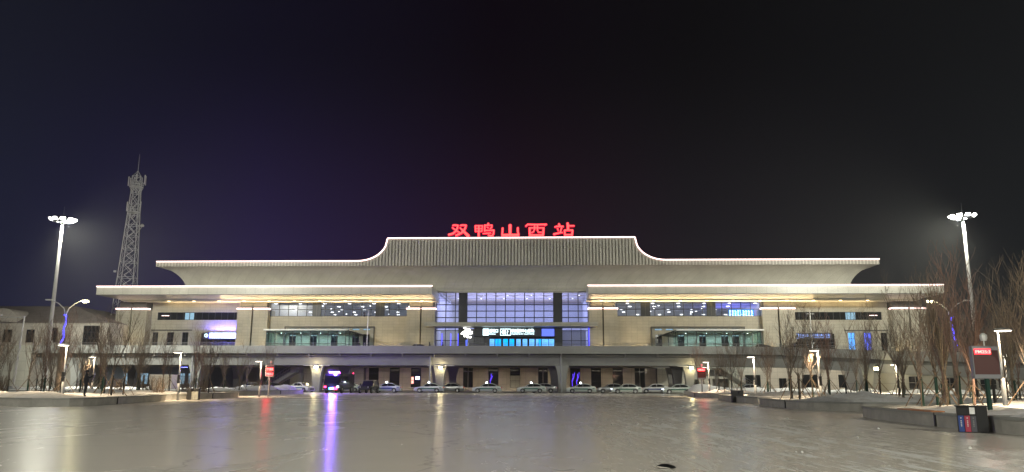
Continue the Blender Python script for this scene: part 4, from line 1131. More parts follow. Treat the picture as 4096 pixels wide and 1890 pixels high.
b=bin2((15.45,26.15,0),R(-27),'large recycling bin with blue, red and grey panels, near right',True); b.scale=(.88,.88,.92)
# ------------------------------------------------------------ trees
def rv(rnd,a): return Vector((rnd.uniform(-a,a),rnd.uniform(-a,a),rnd.uniform(-a,a)))
def tree_meshes(seed,H,limbs,spread,barkm,fork=1.9,sub=6,twigs=3,tr=.055):
    rnd=random.Random(seed); t=MB(); c=MB()
    lean=Vector((rnd.uniform(-.05,.05),rnd.uniform(-.05,.05),1))
    pts=[Vector((0,0,0))]; n=6
    for i in range(1,n+1): pts.append(Vector((lean.x*fork*i/n,lean.y*fork*i/n,fork*i/n))+rv(rnd,.02))
    t.tube(pts,[tr*(1.15-.3*i/n) for i in range(n+1)],7)
    top=pts[-1]
    def grow(p,d,L,r,lev,k=5,curl=.12):
        q=[p]; dd=d.normalized()
        for i in range(k):
            dd=(dd+rv(rnd,curl)+Vector((0,0,.10))).normalized(); q.append(q[-1]+dd*L/k)
        rr=[max(.007,r*(1-.62*i/k)) for i in range(k+1)]
        c.tube(q,rr,4 if lev==0 else 3,False)
        return q,rr
    for i in range(limbs):
        a=2*math.pi*i/limbs+rnd.uniform(-.4,.4); sp=rnd.uniform(.25,1)*spread
        z0=rnd.uniform(-.5,.0); st_=top+Vector((0,0,z0*.7)) if i else top
        d=Vector((math.cos(a)*sp,math.sin(a)*sp,1)); L=(H-fork)*rnd.uniform(.7,1.0)
        if i==0: d=Vector((.03,.02,1)); L=(H-fork)
        q,rr=grow(st_,d,L,tr*.55*rnd.uniform(.6,1),0,7,.16)
        for j in range(sub):
            k=rnd.randint(1,6); p=q[k]; a2=rnd.uniform(0,6.28); s2=rnd.uniform(.3,.75)
            d2=Vector((math.cos(a2)*s2,math.sin(a2)*s2,1)); L2=(H-fork)*rnd.uniform(.18,.42)
            if p.z+L2>H*1.05: L2*=.6
            q2,r2=grow(p,d2,L2,max(rr[k]*.6,.012),1,4,.14)
            for w in range(twigs):
                kk=rnd.randint(1,4); a3=rnd.uniform(0,6.28); d3=Vector((math.cos(a3)*.6,math.sin(a3)*.6,1))
                grow(q2[kk],d3,rnd.uniform(.4,1.0),.0085,2,3,.22)
    return t.mesh('trunk',barkm,True),c.mesh('crown',barkm)
def make_stakes(seed,zt,r0=1.15,n=3):
    rnd=random.Random(seed); out=[]
    for i in range(n):
        a=2*math.pi*i/n+rnd.uniform(-.4,.4); r=r0*rnd.uniform(.75,1.15)
        m=MB(); 
        p0=Vector((r*math.cos(a),r*math.sin(a),-.05)); p1=Vector((-.12*math.cos(a),-.12*math.sin(a),zt+rnd.uniform(.05,.3)))
        m.tube([p0,p1],.03,5); out.append(m.mesh('stake','stake_wood'))
    return out
protos=[]
specs=[(11,6.6,7,.62,'bark'),(12,6.2,6,.85,'bark'),(13,7.0,8,.50,'bark_red'),(14,5.9,7,1.0,'bark'),(15,7.2,8,.55,'bark'),(16,6.4,6,.75,'bark_dark')]
for i,(sd,H,l,sp,bm) in enumerate(specs):
    t,c=tree_meshes(sd,H,l,sp,bm); sk=make_stakes(sd,1.55); w=MB().tube([(0,0,-.02),(0,0,1.5)],.075,8).mesh('trunk_wrap','wrap_green' if i%2==0 else 'tyre'); protos.append((t,c,sk,w))
def mesh_obj(name,me,parent):
    o=bpy.data.objects.new(name,me); COL.objects.link(o); o.parent=parent; return o
def place_tree(x,y,z,k,rz,sc_,label,group,stakes=True,wrap=True,P=None):
    t,c,sk,w=P or protos[k]
    o=empty('bare_tree',(x,y,z),rz,label=label,cat='tree',group=group); o.scale=(sc_,)*3
    mesh_obj('trunk',t,o); mesh_obj('crown',c,o)
    if wrap: mesh_obj('trunk_wrap',w,o)
    if stakes:
        for s_ in sk: mesh_obj('stake',s_,o)
    return o
LT=[(-37.3,59.8),(-45.9,75.7),(-41.7,69.2),(-38.0,65.4),(-39.4,70.8),(-29.9,58.0),(-34.5,71.5),(-38.7,81.5),(-42.1,93.5),(-36.9,92.9),(-38.4,97.4),(-30.4,77.9),(-37.4,101),(-36.6,107),(-44,62),(-48,64.5),(-50.5,71),(-53,80),(-33.5,63.5),(-47,58.5),(-41,57),(-33,94),(-33.4,106),(-52,95),(-49.5,103),(-57,93),(-33,81),(-44.5,80.5),(-56,73),(-43,105),(-61,80),(-64,94),(-51,60),(-55,64),(-36.5,76),(-32,72.5),(-42,63),(-46,66),(-35,60.5),(-39,58),(-43.5,73),(-34,64.8),(-50,77),(-47,98),(-40.5,101),(-31.5,98),(-35.5,95.5),(-55,98),(-60,101),(-49,92.5),(-41,77),(-31,62)]
RT=[(26.9,111.5),(26.7,107.5),(26.5,99),(28,98.5),(27.7,93.5),(29.6,89.6),(33.4,100),(19.6,52.8),(23.8,66.3),(20.4,56.5),(22.6,58.2),(29.5,73.9),(27.5,67.0),(29.6,68.6),(24.3,53.1),(27.4,57.6),(19.9,37.6),(31.5,57.5),(19.7,34.1),(20.6,27.9),(21.9,29.8),(33,66),(36,71),(34.5,54),(38,58),(24.5,36.5),(28,40),(23,33),(27.5,32.5),(31,37.5),(39,66),(43,58),(24,72.5),(36,88),(41,92),(32.5,86.5),(46,87),(24.2,88),(34,74),(30,50),(25,49.5),(41,52),(23.4,24.3),(26.0,41.8),(22.1,40.3)]
ordn=lambda x,y,side: None
rnd=random.Random(3)
def describe(i,x,y,side):
    # nearest landmark wording
    if side=='left':
        lm=[((-29,52.6),'the standing man'),((-32.4,56),'the warm left disc lamp'),((-28,68),'the left bin'),((-26.4,84.3),'the two-row red display'),((-64.6,107),'the left floodlight mast'),((-47.6,81.3),'the left street lamp'),((-28.6,66.6),'the disc lamp behind the left bin'),((-43.6,80.6),'the far small left disc lamp')]
    else:
        lm=[((18.5,30),'the large display board'),((15.7,26.3),'the recycling bin'),((23.2,58.2),'the third right disc lamp'),((23.1,73.4),'the second right disc lamp'),((22.6,91.8),'the small right display'),((45.3,78.7),'the right street lamp'),((19.2,66.3),'the small right bin'),((23.6,92.4),'the first right disc lamp'),((41.6,65),'the dim edge lamp'),((44.4,89),'the far lamp under the ramp')]
    j=min(lm,key=lambda l:(l[0][0]-x)**2+(l[0][1]-y)**2); dx=x-j[0][0]; dy=y-j[0][1]
    lr='left' if dx<0 else 'right'; fb='in front' if dy<0 else 'behind'
    dd=math.hypot(dx,dy); 
    return j[1],lr,fb,dd
names_used={}
def tree_label(i,x,y,side,k,sc_):
    lmk,lr,fb,dd=describe(i,x,y,side)
    look=['slim brown','open brown','tight reddish','wide brown','dense brown','reddish'][k]
    rel='%s and %s of %s'%(fb,lr,lmk) if fb=='in front' else 'behind and %s of %s'%(lr,lmk)
    base='%s sapling %s'%(look,rel)
    n=names_used.get(base,0); names_used[base]=n+1
    if n==0: return base
    return '%s %s sapling %s'%(['','second','third','fourth','fifth'][min(n,4)],look,rel)
for i,(x,y) in enumerate(LT):
    k=i%6; s_=rnd.uniform(.82,1.03); place_tree(x,y,.42,k,rnd.uniform(0,6.28),s_,tree_label(i,x,y,'left',k,s_),'bare saplings in the left planters')
for i,(x,y) in enumerate(RT):
    k=(i*5+2)%6; s_=rnd.uniform(.85,1.08); place_tree(x,y,.42,k,rnd.uniform(0,6.28),s_,tree_label(i,x,y,'right',k,s_),'bare saplings in the right planters')
# big poplars at right
big=[]
for sd,bm in ((31,'bark_pale'),(32,'bark_red'),(33,'bark_pale')):
    t,c=tree_meshes(sd,9.5,9,.42,bm,2.6,8,3,.11); big.append((t,c,make_stakes(sd,1.9,1.4,4),MB().tube([(0,0,-.02),(0,0,1.7)],.13,8).mesh('trunk_wrap','wrap_green')))
for (x,y,k,s_,lb) in ((23.6,34.0,0,.72,'tall pale-barked bare tree at the right edge of the picture'),(22.2,37.3,1,.62,'tall reddish bare tree behind the large display board'),(25.6,46,1,.70,'tall reddish bare tree left of the near disc lamp'),(21.7,38.6,0,.70,'tall pale bare tree left of the large display board'),(29.5,45.5,2,.82,'pale bare tree at the right edge behind the near lamp')):
    place_tree(x,y,.42,0,k*1.3,s_,lb,'tall bare trees at right',P=big[k])
far=[]
for sd in (41,42,43):
    t,c=tree_meshes(sd,13,14,.45,'bark',3.0,12,4,.2); far.append((t,c,[],None))
k=0
for (x,y,s_) in ((84,140,1.1),(92,128,1.0),(101,135,1.2),(88,118,.95),(98,112,1.0),(108,120,1.15),(112,104,1.0),(95,150,1.25),(118,140,1.2),(80,125,.8),(-126,135,.9),(-70+3,176,.9)):
    if x==-67: continue
    place_tree(x,y,0,0,k*1.9,s_,('%s big leafless tree in the dark woods beyond the right ramp'%['first','second','third','fourth','fifth','sixth','seventh','eighth','ninth','tenth'][k] if k<10 else 'leafless tree beyond the far left deck end'),'leafless trees beyond the ramp',False,False,P=far[k%3]); k+=1
# shrubs
rs=random.Random(9)
def shrub_mesh(seed):
    r_=random.Random(seed); m=MB()
    for i in range(70):
        a=r_.uniform(0,6.28); s_=r_.uniform(.1,.6); p=Vector((r_.uniform(-.4,.4),r_.uniform(-.3,.3),0)); q=[p]; d=Vector((math.cos(a)*s_,math.sin(a)*s_,1)).normalized()
        for j in range(3): d=(d+rv(r_,.15)).normalized(); q.append(q[-1]+d*.5*r_.uniform(.7,1.1))
        m.tube(q,[.012,.01,.008,.005],3,False)
    return m.mesh('twig_shrub','stake_wood')
shm=[shrub_mesh(1),shrub_mesh(2)]
for i,(x,y,lb) in enumerate([(-31.5,69.3,'left of the small bin'),(-34.3,73.5,'behind the left planter lamp'),(-33.2,100.6,'beside the two-row red display'),(-39,93,'at the far left planter'),(-31.3,79,'behind the violet-lit curb'),(-46,70,'under the left street lamp'),(-56,58.5,'at the far left picture edge'),(-41.5,82.2,'behind the left trees')]):
    o=bpy.data.objects.new('twig_shrub',shm[i%2]); COL.objects.link(o); o.location=(x,y,.42); o.rotation_euler=(0,0,i*1.1); s_=rs.uniform(1.0,1.5); o.scale=(s_,)*3
    tag(o,'dry brown twiggy shrub '+lb,'shrub','dry shrubs in the left planters')

# ------------------------------------------------------------ cars
def car_body(prof,W,paint,name='body',sill=.22):
    # prof: list of (x, z_belt, z_top, halfwidth_belt, halfwidth_top)
    m=MB(); rings=[]
    for x,zb,zt,wb,wt in prof:
        n=len(m.v)
        half=[(wb*.90,sill),(wb*1.0,sill+.18),(wb*1.0,zb-.12),(wb*.975,zb),(wt,zt-.035),(wt*.86,zt),(0,zt+.015)]
        pts=[(-y,z) for y,z in half]+[(y,z) for y,z in half[:-1][::-1]]
        m.v+=[(x,y,z) for y,z in pts]; rings.append(n)
    k=13
    for a,c in zip(rings,rings[1:]):
        for j in range(k-1): m.face([a+j,a+j+1,c+j+1,c+j])
        m.face([a+k-1,a,c,c+k-1])
    m.face([rings[0]+j for j in range(k)][::-1]); m.face([rings[-1]+j for j in range(k)])
    return m
def wheels(o,xs,W,r,parent_name='wheel'):
    for x in xs:
        for s in (-1,1):
            m=MB(); m.lathe([(r*.62,-.1),(r,-.09),(r,.09),(r*.62,.1)],k=20)
            w=m.build('wheel','tyre',o); w.matrix_local=Matrix.Translation((x,s*(W-.06),r))@Matrix.Rotation(R(90),4,'X')
            m=MB()
            m.lathe([(r*.60,-.105),(r*.60,.105)],k=16); 
            hub=m.build('rim','rim',w)
            m=MB()
            for q in range(5):
                a=2*math.pi*q/5; b_=a+.75
                for zz in (-.108,.108):
                    m.v+=[(r*.16*math.cos((a+b_)/2),r*.16*math.sin((a+b_)/2),zz),(r*.5*math.cos(a+.08),r*.5*math.sin(a+.08),zz),(r*.5*math.cos(b_),r*.5*math.sin(b_),zz)]; m.face([len(m.v)-3,len(m.v)-2,len(m.v)-1])
            m.build('spoke_gap','tyre',w)
            mm=MB(); N_=14; pts=[(x+(r+.07)*math.cos(math.pi*i/N_),r+(r+.07)*math.sin(math.pi*i/N_)) for i in range(N_+1)]
            mm.prism_y(pts,s*(W+.004)-.002,s*(W+.004)+.002); mm.build('wheel_arch','tyre',o)
SED=[(-2.28,.62,.66,.60,.50),(-2.2,.70,.74,.74,.60),(-1.9,.80,.84,.84,.72),(-1.4,.88,.92,.87,.76),(-1.05,.92,.97,.875,.78),(-.75,.93,1.15,.875,.70),(-.35,.94,1.39,.875,.60),(.0,.95,1.45,.875,.60),(.5,.96,1.46,.875,.60),(.95,.97,1.42,.875,.60),(1.35,.98,1.25,.87,.64),(1.7,.99,1.06,.86,.72),(2.1,.97,1.02,.82,.70),(2.25,.88,.93,.76,.62),(2.3,.60,.64,.66,.5)]
def sedan(paint,stripe,roof,label,loc,rz,head=False,group='taxis and cars at the plaza edge',cat='taxi',name='taxi'):
    o=empty(name,loc,rz,label=label,cat=cat,group=group)
    car_body(SED,.875,paint).build('body',paint,o,smooth=True).modifiers.new('e','EDGE_SPLIT').split_angle=R(40)
    # side windows: two per side, proud of body
    for s in (-1,1):
        for xa,xb,ta,tb in ((-.82,.22,-.28,.2),(.28,1.42,.28,1.02)):
            def sp(x,z):
                # interpolate body side between belt and top
                for (x0,b0,t0,wb0,wt0),(x1,b1,t1,wb1,wt1) in zip(SED,SED[1:]):
                    if x0<=x<=x1:
                        q=(x-x0)/(x1-x0); zb=b0+(b1-b0)*q; zt=t0+(t1-t0)*q-.035; wb=(wb0+(wb1-wb0)*q)*.975; wt=wt0+(wt1-wt0)*q
                        f=min(1,max(0,(z-zb)/max(.01,zt-zb))); return (x,s*(wb+(wt-wb)*f+.012),zb+(zt-zb)*f)
            m=MB(); nn=6; lo=[];hi=[]
            for i in range(nn+1):
                x=xa+(xb-xa)*i/nn
                for (x0,b0,t0,_,_),(x1,b1,t1,_,_) in zip(SED,SED[1:]):
                    if x0<=x<=x1: q=(x-x0)/(x1-x0); zb=b0+(b1-b0)*q; zt=t0+(t1-t0)*q-.035; break
                lo.append(sp(x,zb+.02)); hi.append(sp(x,max(zb+.03,zt-.05)))
            for i in range(nn): m.quad(lo[i],lo[i+1],hi[i+1],hi[i])
            m.build('side_window','dark_glass',o)
        if stripe:
            m=MB(); m.box(-1.15,1.05,min(s*.882,s*.888),max(s*.882,s*.888),.56,.74); m.box(1.9-.2,2.05,min(s*.862,s*.872),max(s*.862,s*.872),.68,.80); m.box(1.05,1.1,min(s*.882,s*.888),max(s*.882,s*.888),.62,.74); m.build('stripe',stripe,o)
        MB().box(-.72,-.55,min(s*.9,s*1.0),max(s*.9,s*1.0),.93,1.05).build('mirror',paint,o,bevel=.02)
        m=MB(); m.box(-2.27,-2.05,min(s*.45,s*.72),max(s*.45,s*.72),.60,.72); m.build('headlight','head_lamp' if head else 'rim',o)
        m=MB(); m.box(2.18,2.32,min(s*.45,s*.74),max(s*.45,s*.74),.72,.88); m.build('tail_light','tail_red',o)
    m=MB(); m.quad((-1.03,-.62,.99),(-1.03,.62,.99),(-.38,.53,1.40),(-.38,-.53,1.40)); m.build('windscreen','dark_glass',o).location.z=.022
    m=MB(); m.quad((1.68,.60,1.09),(1.68,-.60,1.09),(1.0,-.53,1.42),(1.0,.53,1.42)); m.build('rear_window','dark_glass',o).location.z=.022
    MB().box(-2.31,-2.27,-.38,.38,.34,.56).build('grille','black_paint',o)
    wheels(o,(-1.38,1.30),.875,.32)
    if roof: MB().lathe([(.16,1.48),(.17,1.56),(.10,1.66)],(-.05,0),12,.8,1.3).build('roof_sign','white_lamp' if roof==1 else 'mast_paint',o,smooth=True)
    return o
Q=-PSI
tx=[]
def clone(src,loc,rz,label,cat=None,name=None): 
    c=copy_tree(src,None,loc,rz,label); 
    if cat: c['category']=cat
    return c
g1=sedan('taxi_paint','stripe_green',1,'white and green taxi directly under the yellow column lamp left of centre',(-12.9,121.5,0),Q)
clone(g1,(-3.85,121.6,0),Q,'white and green taxi in the middle of the row, left of the blind-drawn window')
clone(g1,(3.15,121.5,0),Q,'white and green taxi right of centre with another car tucked behind it')
clone(g1,(10.75,119.8,0),Q,'white and green taxi in front of the downspout and blue-lit doorway')
g2=sedan('taxi_paint','stripe_green',0,'white and green taxi with shining headlights, rightmost of the open row',(17.4,117.6,0),Q,head=True)
clone(g2,(24.9,116.2,0),Q,'white and green taxi half hidden by the right planter')
b1_=sedan('taxi_paint','stripe_blue',1,'white and blue taxi parked right of the black off-roader',(-19.4,120.6,0),Q)
b2_=sedan('white_paint','stripe_blue',0,'white and blue taxi behind the last green one by the right planter',(22.4,121.5,0),Q)
clone(b1_,(-26.5,125.5,0),Q+R(4),'white and blue taxi half hidden between van and off-roader')
w1=sedan('silver_paint',None,0,'pale sedan tucked behind the taxi under the yellow lamp',(-9.9,124.5,0),Q,name='parked_car',cat='car')
clone(w1,(5.0,124.6,0),Q,'pale sedan mostly hidden behind the taxi right of centre')
clone(w1,(15.6,121,0),Q,'pale sedan behind the taxi with shining headlights')
clone(w1,(-42.3,126,0),Q,'silver sedan behind the red-lit snow near the left stairs')
clone(w1,(36,118.2,0),Q,'pale sedan behind the right saplings near the stairs')
pc_=sedan('white_paint','stripe_blue',0,'white and blue patrol car seen beside the lit deck column, left of the van',(-33.5,124,0),Q+R(150),name='patrol_car',cat='police car')
# SUVs
def suv(paint,label,loc,rz,name='off_roader',L=4.3,W=.92,H=1.85,spare=True,cat='off-roader',z=0):
    o=empty(name,loc,rz,label=label,cat=cat)
    h=L/2
    P=[(-h,.78,.84,.74,.66),(-h+.12,1.0,1.06,.86,.78),(-h+.9,1.1,1.14,.9,.82),(-h+1.35,1.12,1.18,.9,.82),(-h+1.65,1.13,H-.12,.9,.72),(-h+2.0,1.14,H,.9,.72),(h-.5,1.14,H,.9,.72),(h-.12,1.12,H-.06,.88,.70),(h,1.0,1.2,.84,.7)]
    car_body(P,W,paint,sill=.45).build('body',paint,o,smooth=True).modifiers.new('e','EDGE_SPLIT').split_angle=R(30)
    m=MB(); m.box(-h-.14,-h+.06,-.8,.8,.5,.72); m.build('bumper','black_paint',o,bevel=.03)
    m=MB(); m.quad((-h+1.36,-.68,1.2),(-h+1.36,.68,1.2),(-h+1.62,.64,H-.14),(-h+1.62,-.64,H-.14)); w=m.build('windscreen','dark_glass',o); w.location.x=-.03
    for s in (-1,1):
        for xa,xb in ((-h+1.75,-h+2.5),(-h+2.6,-h+3.3),(-h+3.4,h-.3)):
            m=MB(); m.quad((xa,s*.895,1.18),(xb,s*.895,1.18),(xb,s*.762,H-.12),(xa,s*.762,H-.12)); m.build('side_window','dark_glass',o)
        m=MB(); m.lathe([(.13,-.02),(.13,.02)],k=14); q=m.build('headlight','rim',o); q.matrix_local=Matrix.Translation((-h-.01,s*.58,.88))@Matrix.Rotation(R(90),4,'Y')
        MB().box(-h+1.3,-h+1.5,min(s*.95,s*1.12),max(s*.95,s*1.12),1.15,1.38).build('mirror','black_paint',o)
        m=MB(); m.box(-h+.1,-h+1.25,min(s*.88,s*1.0),max(s*.88,s*1.0),.86,.92); m.box(h-1.35,h-.3,min(s*.88,s*1.0),max(s*.88,s*1.0),.86,.92); m.build('fender','black_paint',o)
    MB().box(-h-.02,-h+.02,-.35,.35,.75,1.0).build('grille','black_paint',o)
    wheels(o,(-h+.72,h-.82),W,.40)
    return o
suv('car_black','black boxy off-roader parked facing the plaza, right of the dark van',(-20.6,112.2,0),Q+R(84))
suv('car_black','black off-roader up on the deck above the right trees',tuple(st(48.8,-26,6.5)),Q,L=4.6)
sx_=sedan('car_black',None,0,'low black car on the deck just left of the main entrance',tuple(st(-15.2,-24,6.5)),Q,name='parked_car',cat='car')
clone(sx_,tuple(st(42.5,-25,6.5)),Q,'low black car on the deck left of the black off-roader')
clone(sx_,(-36.9,117.5,0),Q,'dark low car behind the left planter near the pedestrian windows')
# police van / truck
def van(loc,rz):
    o=empty('patrol_truck',loc,rz,label='tall dark patrol truck with violet roof light and flashing front lamp',cat='police truck')
    L,W,H=6.0,1.2,2.75
    m=MB()
    m.prism_y([(-3,.45),(-3,1.35),(-2.75,2.45),(-2.5,2.75),(3,2.8),(3,.45)],-W,W); m.build('body','car_black',o,bevel=.06)
    m=MB(); m.quad((-3.02,-1.0,1.45),(-3.02,1.0,1.45),(-2.80,.95,2.4),(-2.80,-.95,2.4)); m.build('windscreen','dark_glass',o)
    for s in (-1,1):
        for xa,xb in ((-2.5,-1.7),(-1.5,-.5),(-.4,.6),(.7,1.7),(1.8,2.7)):
            m=MB(); m.box(xa,xb,min(s*1.204,s*1.21),max(s*1.204,s*1.21),1.5,2.35); m.build('side_window','dark_glass',o)
        MB().box(-3.06,-3.0,min(s*.78,s*1.08),max(s*.78,s*1.08),.78,1.0).build('headlight','red_flash' if s>0 else 'head_lamp',o)
        MB().box(-2.95,-2.8,min(s*1.25,s*1.42),max(s*1.25,s*1.42),1.5,2.0).build('mirror','black_paint',o)
        MB().lathe([(.06,2.82),(.05,2.95)],(2.8,s*1.05),8).build('corner_lamp','red_flash',o)
    MB().box(-2.3,-1.9,-.75,.75,2.82,3.06).build('roof_light','violet_flash',o,bevel=.05)
    MB().box(-3.12,-3.02,-.22,.28,.56,.76).build('front_flasher','cyan_flash',o)
    MB().box(-3.10,-3.0,-.85,-.3,.5,.82).build('front_flasher','red_flash',o)
    m=MB(); m.bar((-2.1,1.0,2.8),(-2.1,1.0,3.3),.04); m.bar((-2.1,1.0,3.3),(-1.6,.2,3.3),.04); m.build('antenna','black_paint',o)
    wheels(o,(-1.95,1.9),1.2,.45)
    light('violet_glow','POINT',(-2.6,0,3.5),2900,(.22,.09,1),.25,None,o)
    light('front_glow','POINT',(-3.5,0,.75),160,(.2,.12,1),.12,None,o)
    return o
van((-25.2,113.4,0),Q+R(84))
# kiosk / pale box trailer at left
kb=empty('box_trailer',(-48.5,108,0),Q,label='pale box trailer parked behind the left saplings',cat='trailer')
MB().box(-1.6,1.6,-1,1,.5,2.5).build('box','annex_wall',kb,bevel=.04); wheels(kb,(.6,),1.0,.3)
# ------------------------------------------------------------ people
def person(loc,rz,label,pose='phone',coat='coat',trous='coat'):
    o=empty('person',loc,rz,label=label,cat='person')
    V_=[];E_=[];Rr=[]
    def v(p,r,par=None):
        V_.append(p);Rr.append(r); i=len(V_)-1
        if par is not None: E_.append((par,i))
        return i
    pel=v((0,0,.95),.185); ab=v((0,0,1.1),.195,pel); ch=v((0,-.02,1.32),.215,ab); ne=v((0,-.01,1.47),.08,ch); hd0=v((0,.0,1.55),.085,ne); hd=v((0,.01,1.63),.10,hd0); ht=v((0,.015,1.70),.08,hd)
    v((0,.095,1.60),.02,hd)
    hands=[]
    for s in (-1,1):
        hp=v((s*.10,0,.90),.11,pel); kn=v((s*.12,.02 if s>0 else .0,.50),.09,hp); an=v((s*.12,-.02,.10),.07,kn); v((s*.13,.10,.045),.045,an)
        sh=v((s*.19,-.01,1.40),.085,ch)
        if pose=='phone' or (pose=='one' and s>0):
            el=v((s*.25,.18,1.24),.062,sh); wr=v((s*.10,.40,1.42),.045,el); hnd=v((s*.07,.45,1.47),.035,wr)
            fd=Vector((-s*.02,.03,.06))
        else:
            el=v((s*.26,-.03,1.14),.060,sh); wr=v((s*.24,.06,.92),.045,el); hnd=v((s*.235,.08,.85),.036,wr); fd=Vector((0,.015,-.06))
        hb=Vector(V_[hnd])
        for f in range(4):
            off=Vector((0,(f-1.5)*.018 if pose!='phone' else 0,(f-1.5)*.018 if pose=='phone' else 0)); L=(.8,1,.95,.75)[f]
            a=v(tuple(hb+off+fd*.7*L),.010,hnd); v(tuple(hb+off+fd*1.25*L+Vector((-s*.012,0,0))),.009,a)
        v(tuple(hb+Vector((-s*.035,.02,.0))),.011,hnd)
    me=bpy.data.meshes.new('body'); me.from_pydata(V_,E_,[]); b=bpy.data.objects.new('body',me); COL.objects.link(b); b.parent=o
    b.modifiers.new('s','SKIN')
    sv=me.skin_vertices[0].data
    for i,r in enumerate(Rr): sv[i].radius=(r,r)
    sv[0].use_root=True
    ss=b.modifiers.new('u','SUBSURF'); ss.levels=1; ss.render_levels=1
    me.materials.append(M[coat])
    # face patch, hat and boots
    m=MB(); m.lathe([(.0,1.78),(.07,1.77),(.105,1.71),(.115,1.65),(.113,1.63)][::-1],(0,.005),14); m.build('cap','coat',o,smooth=True)
    m=MB(); m.lathe([(.03,1.52),(.075,1.56),(.082,1.62),(.06,1.66)],(0,.045),12,.95,.8); m.build('face','skin',o,smooth=True)
    if pose in('phone','one'):
        MB().box(-.04,.04,.47,.48,1.46,1.60).build('phone','black_paint',o) if False else None
        ph=empty('phone',loc,rz,label='small phone held up by the man on the planter',cat='phone')
        MB().box(-.04,.04,.485,.495,1.44,1.59).build('case','black_paint',ph); MB().box(-.035,.035,.478,.484,1.45,1.58).build('screen','phone_glow',ph)
    return o
person((-28.9,52.6,.55),R(-62),'man in dark padded clothes on the planter, raising a phone','phone')
person(tuple(st(-24.3,-28,6.5)),R(190),'person in dark coat on the deck beside the left porch','stand')
person(tuple(st(-12.7,-26,6.5)),R(90),'person in black on the deck left of the main doors','stand')
person(tuple(st(-10.4,-26.5,6.5)),R(-80),'person in black on the deck right at the main doors','stand')
# ------------------------------------------------------------ object on the ice
lp=empty('rubber_flap',(2.95,15.15,0),R(5),label='curled black rubber flap with pale edge on the foreground ice',cat='rubber mat')
m=MB(); N_=16
rows=[]
for i in range(N_+1):
    t=i/N_; x=-.16+.36*t; w=.05+.11*math.sin(math.pi*min(1,t*1.05)); zc=.02+.045*math.sin(math.pi*t)**.8
    n=len(m.v); m.v+=[(x,-w,.004),(x,-w*.5,zc),(x,w*.5,zc+.01),(x,w,.006)]; rows.append(n)
for a,c in zip(rows,rows[1:]):
    for j in range(3): m.face([a+j,c+j,c+j+1,a+j+1])
m.build('flap','rubber_black',lp,smooth=True)
MB().tube([(-.19,-.03,.035),(-.12,-.09,.022),(-.02,-.135,.016),(.05,-.16,.008)],[.013,.013,.011,.006],6).build('pale_edge','rim_pale',lp,smooth=True)
# ice crumbs on the plaza
cr=random.Random(5); m=MB()
for i in range(60):
    x=cr.uniform(-3,14); y=cr.uniform(18,70); s_=cr.uniform(.015,.05)
    m.lathe([(s_,0),(s_*.8,s_*.7),(s_*.2,s_)],(x,y),5)
tag(m.build('ice_crumbs','snow'),'scattered crumbs of white ice on the plaza','ice crumbs',kind='stuff')

HAZE=True
if HAZE:
    hz=MB().box(-260,260,-90,330,-1.1,62).build('haze','snow'); hz.data.materials.clear()
    hm=bpy.data.materials.new('haze_air'); hm.use_nodes=True; nt=hm.node_tree; nt.nodes.clear(); o_=nt.nodes.new('ShaderNodeOutputMaterial'); pv=nt.nodes.new('ShaderNodeVolumePrincipled')
    pv.inputs['Color'].default_value=(.9,.92,.9,1); pv.inputs['Density'].default_value=.0005; pv.inputs['Anisotropy'].default_value=.55
    nt.links.new(pv.outputs[0],o_.inputs['Volume']); hz.data.materials.append(hm); hz['kind']='stuff'; hz['label']='thin frosty night air over the whole plaza'; hz['category']='haze'
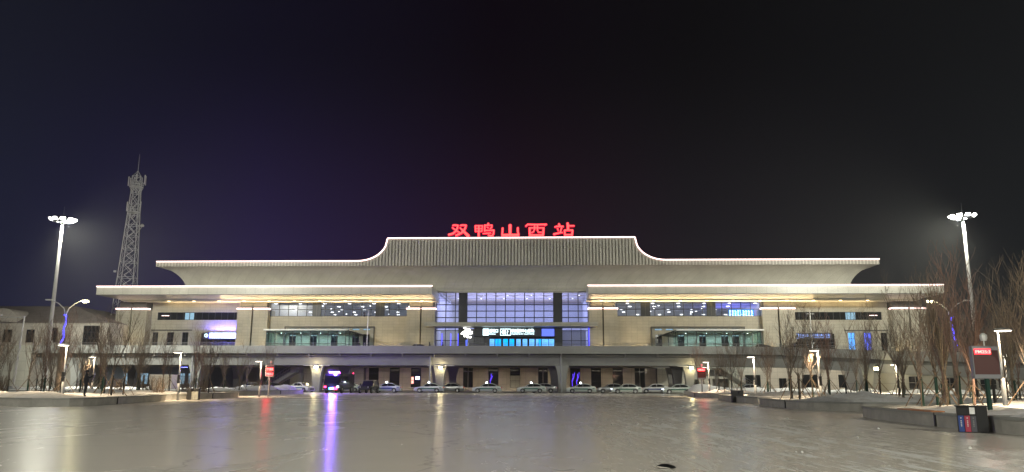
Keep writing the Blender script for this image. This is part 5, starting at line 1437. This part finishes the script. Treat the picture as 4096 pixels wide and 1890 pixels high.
# ------------------------------------------------------------ world & camera
w=bpy.data.worlds.new('World'); sc.world=w; w.use_nodes=True; nt=w.node_tree; nt.nodes.clear(); N=nt.nodes.new; L=nt.links.new
out=N('ShaderNodeOutputWorld'); bg=N('ShaderNodeBackground'); tc=N('ShaderNodeTexCoord'); sx=N('ShaderNodeSeparateXYZ'); L(tc.outputs['Generated'],sx.inputs[0])
def ramp(src,a,b,stops):
    mr=N('ShaderNodeMapRange'); mr.inputs[1].default_value=a; mr.inputs[2].default_value=b; L(src,mr.inputs[0]); r=N('ShaderNodeValToRGB'); L(mr.outputs[0],r.inputs[0])
    e=r.color_ramp.elements
    while len(e)>len(stops): e.remove(e[-1])
    while len(e)<len(stops): e.new(.5)
    for i,(p,c) in enumerate(stops): e[i].position=p; e[i].color=(*c,1)
    return r.outputs[0]
def lin(r,g,b): return tuple(((c/255)/12.92 if c<10.3 else ((c/255+.055)/1.055)**2.4) for c in (r,g,b))
hor=ramp(sx.outputs['X'],-.56,.56,[(0,lin(30,32,54)),(.22,lin(37,25,69)),(.42,lin(34,14,46)),(.52,lin(35,11,32)),(.70,lin(26,22,30)),(1,lin(30,32,34))])
top=ramp(sx.outputs['X'],-.56,.56,[(0,lin(20,22,34)),(.22,lin(13,11,27)),(.48,lin(7,2,10)),(.7,lin(8,7,10)),(1,lin(19,20,22))])
mr=N('ShaderNodeMapRange'); mr.inputs[1].default_value=.05; mr.inputs[2].default_value=.42; mr.interpolation_type='SMOOTHSTEP'; L(sx.outputs['Z'],mr.inputs[0])
mx=N('ShaderNodeMix'); mx.data_type='RGBA'; L(mr.outputs[0],mx.inputs['Factor']); L(hor,mx.inputs['A']); L(top,mx.inputs['B'])
L(mx.outputs['Result'],bg.inputs[0]); bg.inputs[1].default_value=1.0; L(bg.outputs[0],out.inputs[0])
cam=bpy.data.cameras.new('Camera'); co=bpy.data.objects.new('Camera',cam); COL.objects.link(co)
cam.sensor_width=36; cam.lens=36*3041/4096; cam.clip_end=3000; cam.clip_start=.1
co.matrix_world=Matrix.Translation((0,0,1.6))@Matrix.Rotation(R(90+10.9),4,'X')@Matrix.Rotation(.0035,4,'Z')
sc.camera=co
vs=sc.view_settings; vs.view_transform='Standard'; vs.look='None'; vs.exposure=0; vs.gamma=1
cy=sc.cycles; cy.use_denoising=True; cy.max_bounces=6; cy.diffuse_bounces=3; cy.glossy_bounces=3; cy.transparent_max_bounces=12; cy.sample_clamp_indirect=6; cy.caustics_reflective=False; cy.caustics_refractive=False
try: cy.use_light_tree=True
except Exception: pass
